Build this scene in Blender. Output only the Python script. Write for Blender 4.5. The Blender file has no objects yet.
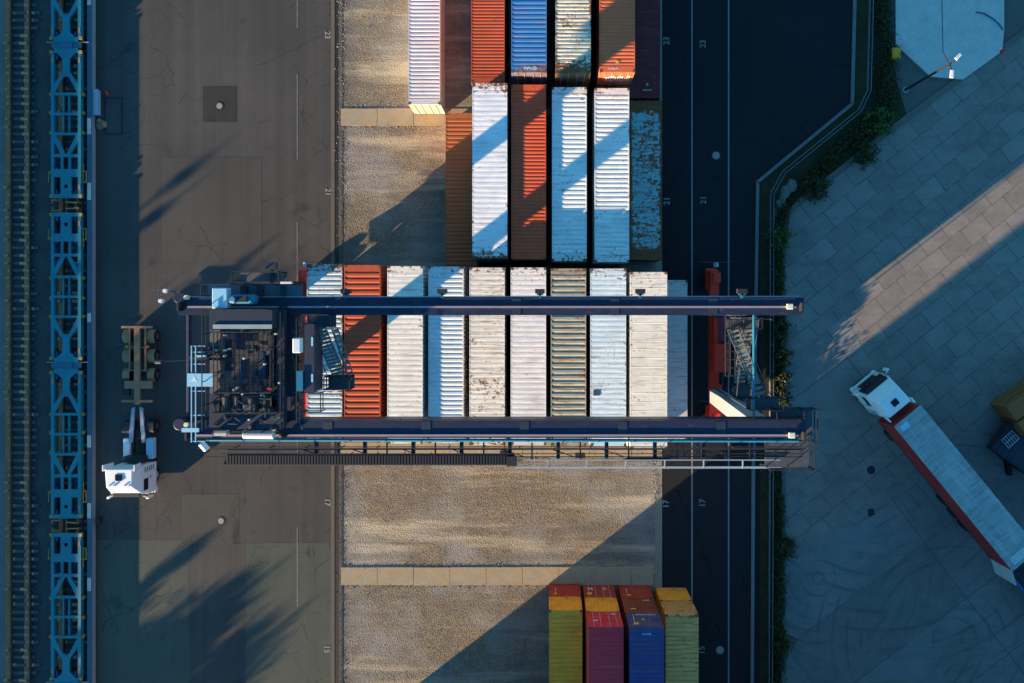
import bpy, math, random
from mathutils import Vector, Matrix
R = math.radians
rnd = random.Random(7)
S = bpy.context.scene
COL = S.collection

# ------------------------------------------------------------------ camera
CH, CF, NX, NY = 60.0, 745.0, 545.0, 305.0
cam = bpy.data.cameras.new('camera'); cam.lens = CF / 1024 * 36; cam.sensor_width = 36
cam.shift_x = -(NX - 512) / 1024; cam.shift_y = -(341.5 - NY) / 1024
cam.clip_start = 1; cam.clip_end = 2000
co = bpy.data.objects.new('camera', cam); COL.objects.link(co); co.location = (0, 0, CH); S.camera = co
# ------------------------------------------------------------------ sky and sun
AZ, EL = R(37.4), R(9.0)
w = bpy.data.worlds.new('World'); S.world = w; w.use_nodes = True
nt = w.node_tree; bg = nt.nodes['Background']
sky = nt.nodes.new('ShaderNodeTexSky'); sky.sky_type = 'NISHITA'; sky.sun_disc = False
sky.sun_elevation = EL; sky.sun_rotation = R(90) - AZ + R(180); sky.dust_density = 0.3; sky.ozone_density = 4.0
tint = nt.nodes.new('ShaderNodeVectorMath'); tint.operation = 'MULTIPLY'; tint.inputs[1].default_value = (0.58, 1.18, 1.18)
nt.links.new(sky.outputs[0], tint.inputs[0]); nt.links.new(tint.outputs[0], bg.inputs[0])
bg.inputs[1].default_value = 0.096
sl = bpy.data.lights.new('sun', 'SUN'); sl.energy = 5.0; sl.angle = R(0.55); sl.color = (1.0, 0.72, 0.42)
so = bpy.data.objects.new('sun', sl); COL.objects.link(so); so.location = (-60, -45, 30)
so.rotation_euler = Vector((math.cos(AZ) * math.cos(EL), math.sin(AZ) * math.cos(EL), -math.sin(EL))).to_track_quat('-Z', 'Y').to_euler()
S.view_settings.view_transform = 'Standard'; S.view_settings.look = 'None'; S.view_settings.gamma = 1
S.view_settings.exposure = 1.78

def P(px, py, z=0.0):
    k = (CH - z) / CF
    return Vector(((px - NX) * k, (NY - py) * k, z))

# ------------------------------------------------------------------ helpers
def tag(o, label=None, cat=None, group=None, kind=None):
    if label: o['label'] = label
    if cat: o['category'] = cat
    if group: o['group'] = group
    if kind: o['kind'] = kind
    return o
def wloc(o):
    v = Vector((0, 0, 0))
    while o: v = v + o.location; o = o.parent
    return v
def thing(name, label, cat, loc=(0, 0, 0), group=None):
    o = bpy.data.objects.new(name, None); COL.objects.link(o); o.location = loc; o.empty_display_size = .3
    return tag(o, label, cat, group)
class MB:
    def __init__(s): s.v = []; s.f = []
    def add(s, vs, fs):
        n = len(s.v); s.v += [tuple(v) for v in vs]; s.f += [tuple(i + n for i in f) for f in fs]; return s
    def box(s, x0, x1, y0, y1, z0, z1):
        return s.add([(x0,y0,z0),(x1,y0,z0),(x1,y1,z0),(x0,y1,z0),(x0,y0,z1),(x1,y0,z1),(x1,y1,z1),(x0,y1,z1)],
                     [(3,2,1,0),(4,5,6,7),(0,1,5,4),(1,2,6,5),(2,3,7,6),(3,0,4,7)])
    def frus(s, x0, x1, y0, y1, z0, X0, X1, Y0, Y1, z1):
        return s.add([(x0,y0,z0),(x1,y0,z0),(x1,y1,z0),(x0,y1,z0),(X0,Y0,z1),(X1,Y0,z1),(X1,Y1,z1),(X0,Y1,z1)],
                     [(3,2,1,0),(4,5,6,7),(0,1,5,4),(1,2,6,5),(2,3,7,6),(3,0,4,7)])
    def prism(s, poly, z0, z1):
        n = len(poly)
        a = sum(poly[i][0]*poly[(i+1)%n][1]-poly[(i+1)%n][0]*poly[i][1] for i in range(n))
        if a < 0: poly = poly[::-1]
        vs = [(p[0], p[1], z0) for p in poly] + [(p[0], p[1], z1) for p in poly]
        return s.add(vs, [tuple(range(n-1, -1, -1)), tuple(range(n, 2*n))] + [(i, (i+1)%n, n+(i+1)%n, n+i) for i in range(n)])
    def sheet(s, poly, z):
        n = len(poly)
        a = sum(poly[i][0]*poly[(i+1)%n][1]-poly[(i+1)%n][0]*poly[i][1] for i in range(n))
        if a < 0: poly = poly[::-1]
        return s.add([(p[0], p[1], z) for p in poly], [tuple(range(n))])
    def cyl(s, p0, p1, r, n=10, r1=None):
        p0 = Vector(p0); p1 = Vector(p1); r1 = r if r1 is None else r1
        d = (p1 - p0).normalized(); a = d.orthogonal().normalized(); b = d.cross(a)
        vs = []
        for p, rr in ((p0, r), (p1, r1)):
            for i in range(n):
                t = 2*math.pi*i/n; vs.append(p + a*(math.cos(t)*rr) + b*(math.sin(t)*rr))
        return s.add(vs, [tuple(range(n-1, -1, -1)), tuple(range(n, 2*n))] + [(i, (i+1)%n, n+(i+1)%n, n+i) for i in range(n)])
    def bar(s, p0, p1, w=.05, h=None):
        p0 = Vector(p0); p1 = Vector(p1); h = w if h is None else h
        d = (p1 - p0).normalized(); up = Vector((0, 0, 1)) if abs(d.z) < .95 else Vector((0, 1, 0))
        a = d.cross(up).normalized() * (w/2); b = a.cross(d).normalized() * (h/2)
        vs = [p + x for p in (p0, p1) for x in (-a-b, a-b, a+b, -a+b)]
        return s.add(vs, [(3,2,1,0),(4,5,6,7),(0,1,5,4),(1,2,6,5),(2,3,7,6),(3,0,4,7)])
    def rail(s, pts, z, h=1.05, step=1.5, w=.06, mid=True):
        for a, b in zip(pts, pts[1:]):
            a = Vector((a[0], a[1], 0)); b = Vector((b[0], b[1], 0)); L = (b-a).length; n = max(1, round(L/step))
            for zz in ((h, h*.5) if mid else (h,)):
                s.bar(a+Vector((0,0,z+zz)), b+Vector((0,0,z+zz)), w)
            for i in range(n+1):
                p = a.lerp(b, i/n); s.bar(p+Vector((0,0,z)), p+Vector((0,0,z+h-w*.6)), w*.9)
        return s
    def build(s, name, mat, parent=None, origin=None, smooth=False, bevel=0, slot=False):
        if parent: off = wloc(parent)
        elif origin is None:
            xs = [v[0] for v in s.v]; ys = [v[1] for v in s.v]; off = Vector(((min(xs)+max(xs))/2, (min(ys)+max(ys))/2, min(v[2] for v in s.v)))
        else: off = Vector(origin)
        me = bpy.data.meshes.new(name); me.from_pydata([(v[0]-off.x, v[1]-off.y, v[2]-off.z) for v in s.v], [], s.f); me.update()
        o = bpy.data.objects.new(name, me); COL.objects.link(o)
        if parent: o.parent = parent
        else: o.location = off
        me.materials.append(mat)
        if smooth:
            for p in me.polygons: p.use_smooth = True
        if bevel:
            m = o.modifiers.new('bevel', 'BEVEL'); m.width = bevel; m.segments = 2; m.limit_method = 'ANGLE'; m.angle_limit = R(35)
        return o
KIDS = {}
def copy_tree(o, parent=None):
    c = o.copy(); COL.objects.link(c); c.parent = parent
    for ch in list(o.children): copy_tree(ch, c)
    return c
def text_mesh(txt, size, name, mat, loc, rotz, parent=None, depth=0.004):
    cu = bpy.data.curves.new('t', 'FONT'); cu.body = txt; cu.size = size; cu.align_x = 'CENTER'; cu.align_y = 'CENTER'; cu.extrude = depth; cu.offset = size*.015
    t = bpy.data.objects.new('t', cu); COL.objects.link(t); bpy.context.view_layer.update()
    me = bpy.data.meshes.new_from_object(t.evaluated_get(bpy.context.evaluated_depsgraph_get()))
    bpy.data.objects.remove(t); bpy.data.curves.remove(cu)
    M = Matrix.Translation(Vector(loc) - (wloc(parent) if parent else Vector((0,0,0)))) @ Matrix.Rotation(rotz, 4, 'Z') if parent else Matrix.Rotation(rotz, 4, 'Z')
    me.transform(M); me.name = name
    me.materials.clear(); me.materials.append(mat)
    o = bpy.data.objects.new(name, me); COL.objects.link(o)
    if parent: o.parent = parent
    else: o.location = loc
    return o

# ------------------------------------------------------------------ materials
class NT:
    def __init__(s, name):
        s.m = bpy.data.materials.new(name); s.m.use_nodes = True; s.t = s.m.node_tree; s.b = s.t.nodes['Principled BSDF']
        s.tc = s.t.nodes.new('ShaderNodeTexCoord').outputs['Object']
    def n(s, ty, **kw):
        nd = s.t.nodes.new(ty)
        for k, v in kw.items(): setattr(nd, k, v)
        return nd
    def l(s, a, b): s.t.links.new(a, b)
    def map(s, scale=(1,1,1), loc=(0,0,0), rot=0, src=None):
        m = s.n('ShaderNodeMapping'); m.inputs['Scale'].default_value = scale; m.inputs['Location'].default_value = loc; m.inputs['Rotation'].default_value = (0,0,rot)
        s.l(src or s.tc, m.inputs[0]); return m.outputs[0]
    def noise(s, scale, detail=4, vec=None, rough=.55, dist=0):
        n = s.n('ShaderNodeTexNoise'); n.inputs['Scale'].default_value = scale; n.inputs['Detail'].default_value = detail
        n.inputs['Roughness'].default_value = rough; n.inputs['Distortion'].default_value = dist
        s.l(vec or s.tc, n.inputs['Vector']); return n.outputs[0]
    def ramp(s, src, a, b, lo=0.0, hi=1.0):
        m = s.n('ShaderNodeMapRange'); m.inputs[1].default_value = a; m.inputs[2].default_value = b; m.inputs[3].default_value = lo; m.inputs[4].default_value = hi
        s.l(src, m.inputs[0]); return m.outputs[0]
    def math(s, op, a, b=None, c=None):
        m = s.n('ShaderNodeMath', operation=op)
        for i, x in enumerate((a, b, c)):
            if x is None: continue
            if isinstance(x, (int, float)): m.inputs[i].default_value = x
            else: s.l(x, m.inputs[i])
        return m.outputs[0]
    def mix(s, fac, a, b, mode='MIX'):
        m = s.n('ShaderNodeMix', data_type='RGBA', blend_type=mode)
        if isinstance(fac, (int, float)): m.inputs[0].default_value = fac
        else: s.l(fac, m.inputs[0])
        for i, x in ((6, a), (7, b)):
            if isinstance(x, (tuple, list)): m.inputs[i].default_value = (*x[:3], 1)
            else: s.l(x, m.inputs[i])
        return m.outputs[2]
    def bump(s, h, strength=.3, dist=.02):
        b = s.n('ShaderNodeBump'); b.inputs['Strength'].default_value = strength; b.inputs['Distance'].default_value = dist
        s.l(h, b.inputs['Height']); s.l(b.outputs[0], s.b.inputs['Normal'])
    def out(s, col, rough=.8, metal=0, spec=.3):
        if isinstance(col, (tuple, list)): s.b.inputs['Base Color'].default_value = (*col[:3], 1)
        else: s.l(col, s.b.inputs['Base Color'])
        if isinstance(rough, (int, float)): s.b.inputs['Roughness'].default_value = rough
        else: s.l(rough, s.b.inputs['Roughness'])
        s.b.inputs['Metallic'].default_value = metal; s.b.inputs['Specular IOR Level'].default_value = spec
        return s.m
def sc(c, k): return tuple(min(1, x*k) for x in c)
_mc = {}
def paint(col, name='paint', rough=.5, var=.25, rust=0.0, seed=0, scale=1.5, metal=0):
    key = (col, name, rough, var, rust, seed)
    if key in _mc: return _mc[key]
    t = NT(name); v = t.map(loc=(seed*3.1, seed*1.7, 0))
    c = t.mix(t.noise(scale, 5, v), sc(col, 1-var), sc(col, 1+var*.6))
    if rust:
        k = t.ramp(t.noise(scale*1.6, 8, v, .7), .72-rust*.3, .78-rust*.3)
        c = t.mix(k, c, t.mix(t.noise(14, 3, v), (.10,.035,.015), (.24,.10,.04)))
    m = t.out(c, rough, metal); _mc[key] = m; return m
def cont_paint(name, col, rust=.3, seed=1, stain=.3, ends=.5, rustcol=((.07,.022,.012),(.30,.12,.04)), L=12.19):
    t = NT(name); v = t.map(loc=(seed*7.3, seed*3.9, seed*1.3)); vs = t.map(scale=(.35, 2.2, 1), loc=(seed*2.3, seed, 0)); 
    big = t.noise(.7, 5, v); fine = t.noise(5, 6, v, .65); streak = t.noise(2.5, 5, vs, .6)
    c = t.mix(t.ramp(big, .3, .7), sc(col, .86), sc(col, 1.06))
    c = t.mix(t.ramp(streak, .46, .78, 0, stain), c, sc((col[0]*.6+.08, col[1]*.52+.06, col[2]*.45+.045), .9))
    sx = t.n('ShaderNodeSeparateXYZ'); t.l(t.tc, sx.inputs[0])
    ay = t.math('ABSOLUTE', sx.outputs[1]); ax = t.math('ABSOLUTE', sx.outputs[0])
    endk = t.math('MAXIMUM', t.ramp(ay, L/2-1.1, L/2, 0, .17*ends), t.ramp(ax, .98, 1.22, 0, .07*ends))
    tot = t.math('ADD', t.math('MULTIPLY_ADD', streak, .35, t.math('MULTIPLY', fine, .65)), endk)
    tot = t.math('ADD', tot, t.math('MULTIPLY', t.math('SUBTRACT', big, .5), .35))
    rk = t.ramp(tot, .695-rust*.26, .755-rust*.26)
    halo = t.ramp(tot, .62-rust*.26, .78-rust*.26, 0, .4)
    c = t.mix(halo, c, sc((.42,.22,.09), 1))
    c = t.mix(rk, c, t.mix(t.noise(9, 4, v), rustcol[0], rustcol[1]))
    seam = t.noise(1, 4, t.map(scale=(.55, 7.5, 1), loc=(seed*4.1, seed, 0)), .6)
    c = t.mix(t.ramp(seam, .53, .66, 0, .22+stain*1.0), c, (.27,.13,.06))
    blot = t.noise(1, 4, t.map(scale=(.9, .38, 1), loc=(seed*6.1, seed*2, 0)), .6)
    c = t.mix(t.ramp(blot, .52, .72, 0, .22), c, sc((col[0]*.55+.05, col[1]*.55+.045, col[2]*.55+.04), 1))
    # small dark scuffs
    sp = t.ramp(t.noise(3.2, 2, t.map(scale=(1,2.5,1), loc=(seed*5, 2, 0))), .73, .76, 0, .8)
    c = t.mix(sp, c, (.05,.04,.04))
    t.bump(fine, .25, .01)
    return t.out(c, t.ramp(tot, .3, .7, .5, .85), 0, .3)

def asphalt(name, col, streaks=.35, patch=.3, seed=0, rot=0):
    t = NT(name); v = t.map(loc=(seed, seed*2, 0), rot=rot)
    big = t.noise(.09, 4, v); med = t.noise(.6, 5, v); grain = t.noise(9, 4, v, .7)
    lanes = t.noise(1.0, 3, t.map(scale=(1.1, .012, 1), loc=(seed, 0, 0), rot=rot))
    lanes2 = t.noise(1.0, 2, t.map(scale=(3.4, .03, 1), loc=(seed+3, 0, 0), rot=rot))
    c = t.mix(t.ramp(big, .35, .65), sc(col, 1-patch*.5), sc((col[0]*1.05, col[1], col[2]*.97), 1+patch*.5))
    c = t.mix(t.ramp(lanes, .4, .7, 0, streaks), c, sc(col, .55))
    c = t.mix(t.ramp(lanes2, .55, .75, 0, streaks*.7), c, sc(col, 1.5))
    c = t.mix(t.ramp(med, .35, .7, 0, .35), c, sc(col, .75))
    c = t.mix(t.ramp(grain, .3, .7, 0, .35), c, sc(col, 1.5))
    oil = t.ramp(t.noise(.45, 3, v, .5), .66, .74, 0, .5); c = t.mix(oil, c, sc(col, .45))
    for scl, wd, am in ((.11, .004, .8), (.45, .012, .6)):
        vo = t.n('ShaderNodeTexVoronoi', feature='DISTANCE_TO_EDGE'); vo.inputs['Scale'].default_value = scl
        wv = t.n('ShaderNodeVectorMath', operation='MULTIPLY_ADD'); nn = t.n('ShaderNodeTexNoise'); nn.inputs['Scale'].default_value = .9; nn.inputs['Detail'].default_value = 6; t.l(v, nn.inputs[0])
        t.l(nn.outputs['Color'], wv.inputs[0]); wv.inputs[1].default_value = (1.1, 1.1, 0); t.l(v, wv.inputs[2]); t.l(wv.outputs[0], vo.inputs[0])
        k = t.math('MULTIPLY', t.ramp(vo.outputs['Distance'], wd*.4, wd, am, 0), t.ramp(t.noise(.16, 3, t.map(loc=(scl*90, seed, 0))), .5, .58))
        c = t.mix(k, c, sc(col, .35))
    pale = t.ramp(t.noise(.3, 7, t.map(scale=(1, .5, 1), loc=(seed+9, 1, 0)), .75), .60, .72, 0, .35); c = t.mix(pale, c, sc(col, 1.9))
    t.bump(grain, .35, .02); return t.out(c, .9, 0, .2)
def gravel_mat():
    t = NT('gravel_mix')
    vo = t.n('ShaderNodeTexVoronoi'); vo.inputs['Scale'].default_value = 11; t.l(t.tc, vo.inputs['Vector'])
    grain = t.noise(17, 4, None, .8); med = t.noise(.7, 7, None, .7); big = t.noise(.16, 5, None, .6)
    c = t.mix(t.ramp(grain, .36, .64), (.11,.088,.064), (.56,.45,.31))
    c = t.mix(t.ramp(vo.outputs['Distance'], .2, .7, 0, .7), c, (.10,.08,.06))
    c = t.mix(.12, c, vo.outputs['Color'], 'SOFT_LIGHT')
    c = t.mix(t.ramp(med, .47, .62, 0, .7), c, (.14,.125,.11))
    c = t.mix(t.ramp(big, .46, .60, 0, .6), c, (.30,.29,.275))
    streak = t.noise(1, 6, t.map(scale=(.07, .75, 1)), .65); c = t.mix(t.ramp(streak, .48, .64, 0, .6), c, (.15,.13,.11))
    st2 = t.noise(1, 5, t.map(scale=(.05, .5, 1), loc=(7, 3, 0)), .65); c = t.mix(t.ramp(st2, .52, .66, 0, .5), c, (.66,.55,.38))
    # darker compacted dirt along the yard's west edge
    sx = t.n('ShaderNodeSeparateXYZ'); t.l(t.tc, sx.inputs[0])
    e = t.math('MULTIPLY', t.ramp(sx.outputs[0], -16.3, -14.6, 1, 0), t.ramp(t.noise(.8, 5), .40, .56, .1, .8)); c = t.mix(e, c, (.12,.11,.10))
    t.bump(t.math('ADD', grain, vo.outputs['Distance']), .7, .04); return t.out(c, .95, 0, .15)
def ballast_mat(col, seed=0):
    t = NT('track_ballast'); v = t.map(loc=(seed, 0, 0)); g = t.noise(10, 5, v, .8)
    c = t.mix(t.ramp(g, .3, .7), sc(col, .45), sc(col, 1.6)); c = t.mix(t.ramp(t.noise(.4, 4, v), .4, .65, 0, .5), c, sc(col, .6))
    t.bump(g, .9, .05); return t.out(c, .95, 0, .1)
def concrete_yard_mat(name, col, ang, bw=3.2, bh=2.3, seed=0, arcs=False):
    t = NT(name); v = t.map(loc=(seed, 0, 0), rot=ang)
    wob = t.n('ShaderNodeVectorMath', operation='ADD'); nz = t.n('ShaderNodeTexNoise'); nz.inputs['Scale'].default_value = 1.3; t.l(v, nz.inputs[0])
    s2 = t.n('ShaderNodeVectorMath', operation='SCALE'); s2.inputs['Scale'].default_value = .20; t.l(nz.outputs['Color'], s2.inputs[0])
    t.l(v, wob.inputs[0]); t.l(s2.outputs[0], wob.inputs[1])
    br = t.n('ShaderNodeTexBrick'); br.offset = 0.0 if bw > 5 else .5; br.inputs['Scale'].default_value = 1; br.inputs['Mortar Size'].default_value = .035
    br.inputs['Brick Width'].default_value = bw; br.inputs['Row Height'].default_value = bh; br.inputs['Mortar Smooth'].default_value = .3; br.inputs['Bias'].default_value = 0
    br.inputs['Color1'].default_value = (*sc(col, .80), 1); br.inputs['Color2'].default_value = (*sc(col, 1.10), 1); br.inputs['Mortar'].default_value = (*sc(col, .35), 1)
    t.l(wob.outputs[0], br.inputs[0])
    c = br.outputs[0]
    c = t.mix(t.math('MULTIPLY', t.ramp(br.outputs[1], .0, 1, 0, 1), t.ramp(t.noise(.5, 5, v, .7), .38, .62, .15, 1)), t.mix(.0, c, c), sc(col, .3))
    c = t.mix(t.ramp(t.noise(1.0, 5, t.map(scale=(.16,1.3,1), loc=(seed,2,0), rot=ang), .7), .50, .66, 0, .5), c, sc(col, .55))
    c = t.mix(t.ramp(t.noise(.25, 5, v), .4, .65, 0, .45), c, sc(col, .62))
    c = t.mix(t.ramp(t.noise(.9, 6, v, .7), .45, .7, 0, .45), c, sc((col[0]*1.1, col[1], col[2]*.9), 1.25))
    c = t.mix(t.ramp(t.noise(3, 6, v, .7), .62, .72, 0, .5), c, sc(col, .45))
    if arcs:
        for cx, cy, s in ((22, -22, 1.1), (33, -27, .9), (27, -12, .7)):
            wv = t.n('ShaderNodeTexWave', wave_type='RINGS', rings_direction='Z'); wv.inputs['Scale'].default_value = .30*s; wv.inputs['Distortion'].default_value = .5
            wv.inputs['Detail'].default_value = 3; wv.inputs['Detail Scale'].default_value = .3
            t.l(t.map(loc=(-cx, -cy, 0)), wv.inputs[0])
            k = t.math('MULTIPLY', t.ramp(wv.outputs['Fac'], .86, 1, 0, .55), t.ramp(t.noise(.22, 3, t.map(loc=(cx, cy, 0))), .5, .62))
            c = t.mix(k, c, sc(col, .45))
    g = t.noise(8, 5, v, .7); c = t.mix(t.ramp(g, .3, .7, 0, .25), c, sc(col, .6)); t.bump(g, .3, .02)
    return t.out(c, .88, 0, .2)
def concrete(name, col, seed=0, stain=(.45,.25,.06), st=.0):
    t = NT(name); v = t.map(loc=(seed, seed, 0))
    c = t.mix(t.noise(1.2, 6, v, .65), sc(col, .7), sc(col, 1.2)); c = t.mix(t.ramp(t.noise(7, 4, v), .5, .7, 0, .4), c, sc(col, .5))
    if st: c = t.mix(t.ramp(t.noise(1, 4, t.map(scale=(.8, 4, 1), loc=(seed, 0, 0))), .46, .62, 0, st), c, stain)
    t.bump(t.noise(9, 4, v, .7), .3, .02); return t.out(c, .9, 0, .2)
def soil(name, a, b):
    t = NT(name); c = t.mix(t.ramp(t.noise(.8, 6, None, .7), .35, .65), a, b); c = t.mix(t.ramp(t.noise(7, 4), .4, .7, 0, .5), c, sc(a, .5))
    t.bump(t.noise(6, 5), .6, .05); return t.out(c, .95, 0, .1)

t = NT('navy_girder'); _v = t.map(scale=(.6, 5, 1)); _c = t.mix(t.noise(1.2, 6, _v, .7), (.008,.013,.036), (.030,.040,.075))
_c = t.mix(t.ramp(t.noise(2.2, 7, t.map(scale=(.5,2,1), loc=(4,0,0)), .75), .58, .70, 0, .6), _c, (.11,.10,.10)); _c = t.mix(t.ramp(t.noise(5, 6, None, .7), .64, .70, 0, .8), _c, (.13,.055,.03)); M_navy = t.out(_c, .42)
M_navy2 = paint((.028,.038,.062), 'dark_blue_grey_paint', .5, .35, rust=.15, seed=3)
M_steel = paint((.065,.075,.09), 'galvanised_steel', .55, .4, seed=2, scale=3)
M_grate = paint((.075,.08,.09), 'steel_grating', .7, .5, seed=5, scale=4)
M_black = paint((.012,.012,.014), 'black_rubber', .7, .3)
M_dark = paint((.025,.026,.03), 'dark_steel', .6, .4)
M_red = paint((.92,.05,.02), 'red_paint', .45, .3)
M_white = paint((.74,.74,.74), 'white_paint', .4, .1)
M_lblue = paint((.32,.58,.72), 'light_blue_paint', .4, .1)
M_teal = paint((.015,.17,.28), 'teal_blue_paint', .45, .25)
M_rail_lt = paint((.30,.36,.42), 'pale_steel_rail', .4, .2)
M_stripe = paint((.42,.32,.34), 'worn_rail_steel', .35, .25, metal=.3)
M_wagon = paint((.014,.20,.25), 'wagon_blue_paint', .55, .35, scale=.8)
M_wheelb = paint((.012,.06,.13), 'wheel_blue_paint', .5, .3)
M_rust = paint((.13,.06,.03), 'rusty_steel', .8, .5, scale=4)
M_ochre = paint((.42,.22,.05), 'ochre_paint', .6, .4)
M_glass = NT('dark_glass').out((.008,.012,.018), .22, 0, .35)
M_mark = paint((.26,.27,.27), 'road_paint', .8, .8, scale=6)
M_casting = paint((.16,.08,.05), 'corner_casting_rust', .8, .5, scale=5)
M_cream = paint((.72,.66,.5), 'cream_lamp_housing', .4, .1)

# ------------------------------------------------------------------ setting
def struct(name, mb, mat):
    o = mb.build(name, mat, origin=(0, 0, 0)); o['kind'] = 'structure'; return o
def pp(pts, z=0.0): return [tuple(P(x, y, z)[:2]) for x, y in pts]
struct('ground', MB().sheet([(-900,-900),(900,-900),(900,900),(-900,900)], -0.02), soil('ground_soil', (.10,.10,.085), (.17,.16,.12)))
X = lambda px: (px-NX)*CH/CF
Y = lambda py: (NY-py)*CH/CF
YN, YS = 120, -95
struct('ballast', MB().sheet([(X(-60),YS),(X(91),YS),(X(91),YN),(X(-60),YN)], -0.008), ballast_mat((.085,.08,.078)))
struct('track_path', MB().sheet([(X(-160),YS),(X(8),YS),(X(8),YN),(X(-160),YN)], -0.004), ballast_mat((.22,.20,.18), 5))
struct('asphalt_apron', MB().sheet([(X(96),YS),(X(335),YS),(X(335),YN),(X(96),YN)], 0.0), asphalt('apron_asphalt', (.066,.063,.059), .5, .5, 1))
M_patch1 = asphalt('patched_asphalt', (.078,.086,.070), .3, .3, 9); M_patch2 = asphalt('dark_patched_asphalt', (.038,.036,.034), .2, .3, 12)
for i, (a, b, c, d, m) in enumerate([(97,540,189,760,M_patch1),(246,543,334,760,M_patch1),(203,86,237,122,M_patch2),(182,494,239,544,asphalt('old_asphalt',(.068,.067,.060),.2,.3,4)),(162,157,262,262,asphalt('brown_asphalt',(.066,.062,.056),.3,.3,6))]):
    struct('asphalt_patch', MB().sheet([(X(a),Y(d)),(X(c),Y(d)),(X(c),Y(b)),(X(a),Y(b))], 0.004+i*.0005), m)
struct('drain_channel', MB().box(X(335.2),X(338.6),YS,YN,-.03,-.002), M_dark)
struct('kerb_strip', MB().box(X(331),X(334.6),YS,YN,-.05,.012), concrete('kerb_concrete',(.15,.12,.09)))
struct('kerb_strip', MB().box(X(338.8),X(342.5),YS,YN,-.05,.03), concrete('kerb_concrete_grey',(.12,.10,.085), 4))
struct('gravel_yard', MB().sheet([(X(342.5),YS),(X(655),YS),(X(655),YN),(X(342.5),YN)], 0.006), gravel_mat())
struct('kerb_strip', MB().box(X(655),X(662),YS,YN,-.05,.016), concrete('edge_concrete',(.30,.26,.20), 2))
# foundation strips, made of separate beams
M_fs = concrete('strip_concrete', (.38,.32,.23), 3, (.46,.28,.08), .5)
for row, (ya, yb, x1) in enumerate(((108.5,125.5,653),(567,585,653),(439,457,653))):
    x = 341.0; k = 0
    while x < x1:
        x2 = min(x+36.3, x1)
        o = struct('concrete_strip', MB().box(X(x)+.015, X(x2)-.015, Y(yb)+rnd.uniform(-.03,.03), Y(ya)+rnd.uniform(-.03,.03), -.1, .05+rnd.uniform(0,.02)), M_fs)
        x = x2; k += 1
struct('access_road', MB().sheet([(X(662),YS),(X(760),YS),(X(760),Y(180)),(X(853),Y(104)),(X(856),YN),(X(662),YN)], 0.0), asphalt('road_asphalt', (.017,.018,.021), .3, .3, 20))
def line_sheet(pts, wd, z=.008):
    mb = MB()
    for a, b in zip(pts, pts[1:]):
        a = Vector(a); b = Vector(b); n = (b-a).normalized(); n = Vector((-n.y, n.x))*wd/2
        mb.sheet([a-n, b-n, b+n, a+n], z)
    return mb
for px in (692, 728.6): struct('lane_line', line_sheet([(X(px),YS),(X(px),YN)], .11), M_mark)
for ya, yb in ((-40,28),(74,160),(222,300),(527,607)): struct('lane_line', line_sheet([(X(297.3),Y(yb)),(X(297.3),Y(ya))], .08), paint((.20,.195,.185),'worn_paint',.8,.7,scale=3))
struct('lane_line', line_sheet([(X(297.3),Y(460)),(X(297.3),Y(222))], .05, .0095), paint((.22,.2,.18),'faded_paint',.8,.4))
for t, px, py, r in (('23',666.5,41,90),('23',703,44,90),('21',667,201,90),('21',703.5,200,90),('17',666,504,90),('17',702.5,503,90),('15',702,650,90),
                     ('23',327.5,35,-90),('21',328,192,-90),('17',327.5,502,-90),('15',327,649,-90)):
    faint = px > 700
    o = text_mesh(t, .68 if px > 400 else .62, 'bay_number', paint((.32,.32,.30),'number_paint',.8,.3,scale=6) if not faint else paint((.24,.25,.25),'faded_number_paint',.8,.5,scale=6), (X(px), Y(py), .02), R(r))
    tag(o, None, None, None, 'structure')
# kerb of the road, verge, concrete yard
kerb = [(751.5,760),(753.2,470),(757.5,182),(852,104),(856,-60),(857,-1200)]
mb = MB()
for a, b in zip(kerb, kerb[1:]):
    a = Vector(P(*a)[:2]); b = Vector(P(*b)[:2]); n = (b-a).normalized(); n = Vector((-n.y, n.x))*.13; a2 = a-(b-a).normalized()*.05
    mb.prism([a2-n, b-n, b+n, a2+n], -.05, .11)
struct('road_kerb', mb, concrete('kerb_pale', (.20,.20,.19), 8))
struct('verge', MB().sheet(pp([(751,760),(753,470),(757,182),(852,104),(856,-60),(857,-1100),(1400,-1100),(1400,-200),(1024,30),(912,105),(905,118),(800,200),(787,232),(787,760)]), -.002), soil('verge_soil', (.035,.035,.018), (.07,.06,.035)))
struct('concrete_yard', MB().sheet(pp([(783,900),(783.5,240),(790,215),(802,203),(850,166),(912,116),(1024,32),(1700,-480),(1700,900)]), .012), concrete_yard_mat('yard_slabs', (.25,.22,.195), R(-38.5), 2.2, 1.6, 3))
struct('concrete_yard', MB().sheet(pp([(783.2,900),(783.4,563),(1015,395),(1700,-120),(1700,900)]), .016), concrete_yard_mat('yard_smooth_concrete', (.22,.21,.20), R(-37), 14.0, 5.6, 1, arcs=True))
struct('concrete_yard', MB().sheet(pp([(783.3,362),(845,316),(873,368),(880,388),(868,421),(784.2,470)]), .018), concrete_yard_mat('yard_old_concrete', (.23,.215,.20), R(-37), 12.0, 9, 7))
struct('service_apron', MB().sheet(pp([(880,-60),(880,60),(896,80),(908,118),(1040,20),(1040,-60)]), .004), concrete('old_apron_concrete', (.13,.12,.105), 5))
struct('yard_kerb', MB().prism(pp([(786,900),(784.5,238),(789,216),(801,203.5),(912,117),(1030,30),(1028,26),(909,112),(797,200),(785,214),(781,238),(781,900)]), -.03, .10), concrete('yard_kerb_concrete', (.15,.14,.12), 6))
mb = MB().prism(pp([(895,-40),(895,45),(930,77),(962,80),(1001,52),(1003,30),(1003,-40)]), -.02, .16)
struct('concrete_slab', mb, concrete('pale_slab_concrete', (.55,.54,.49), 10))
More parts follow.
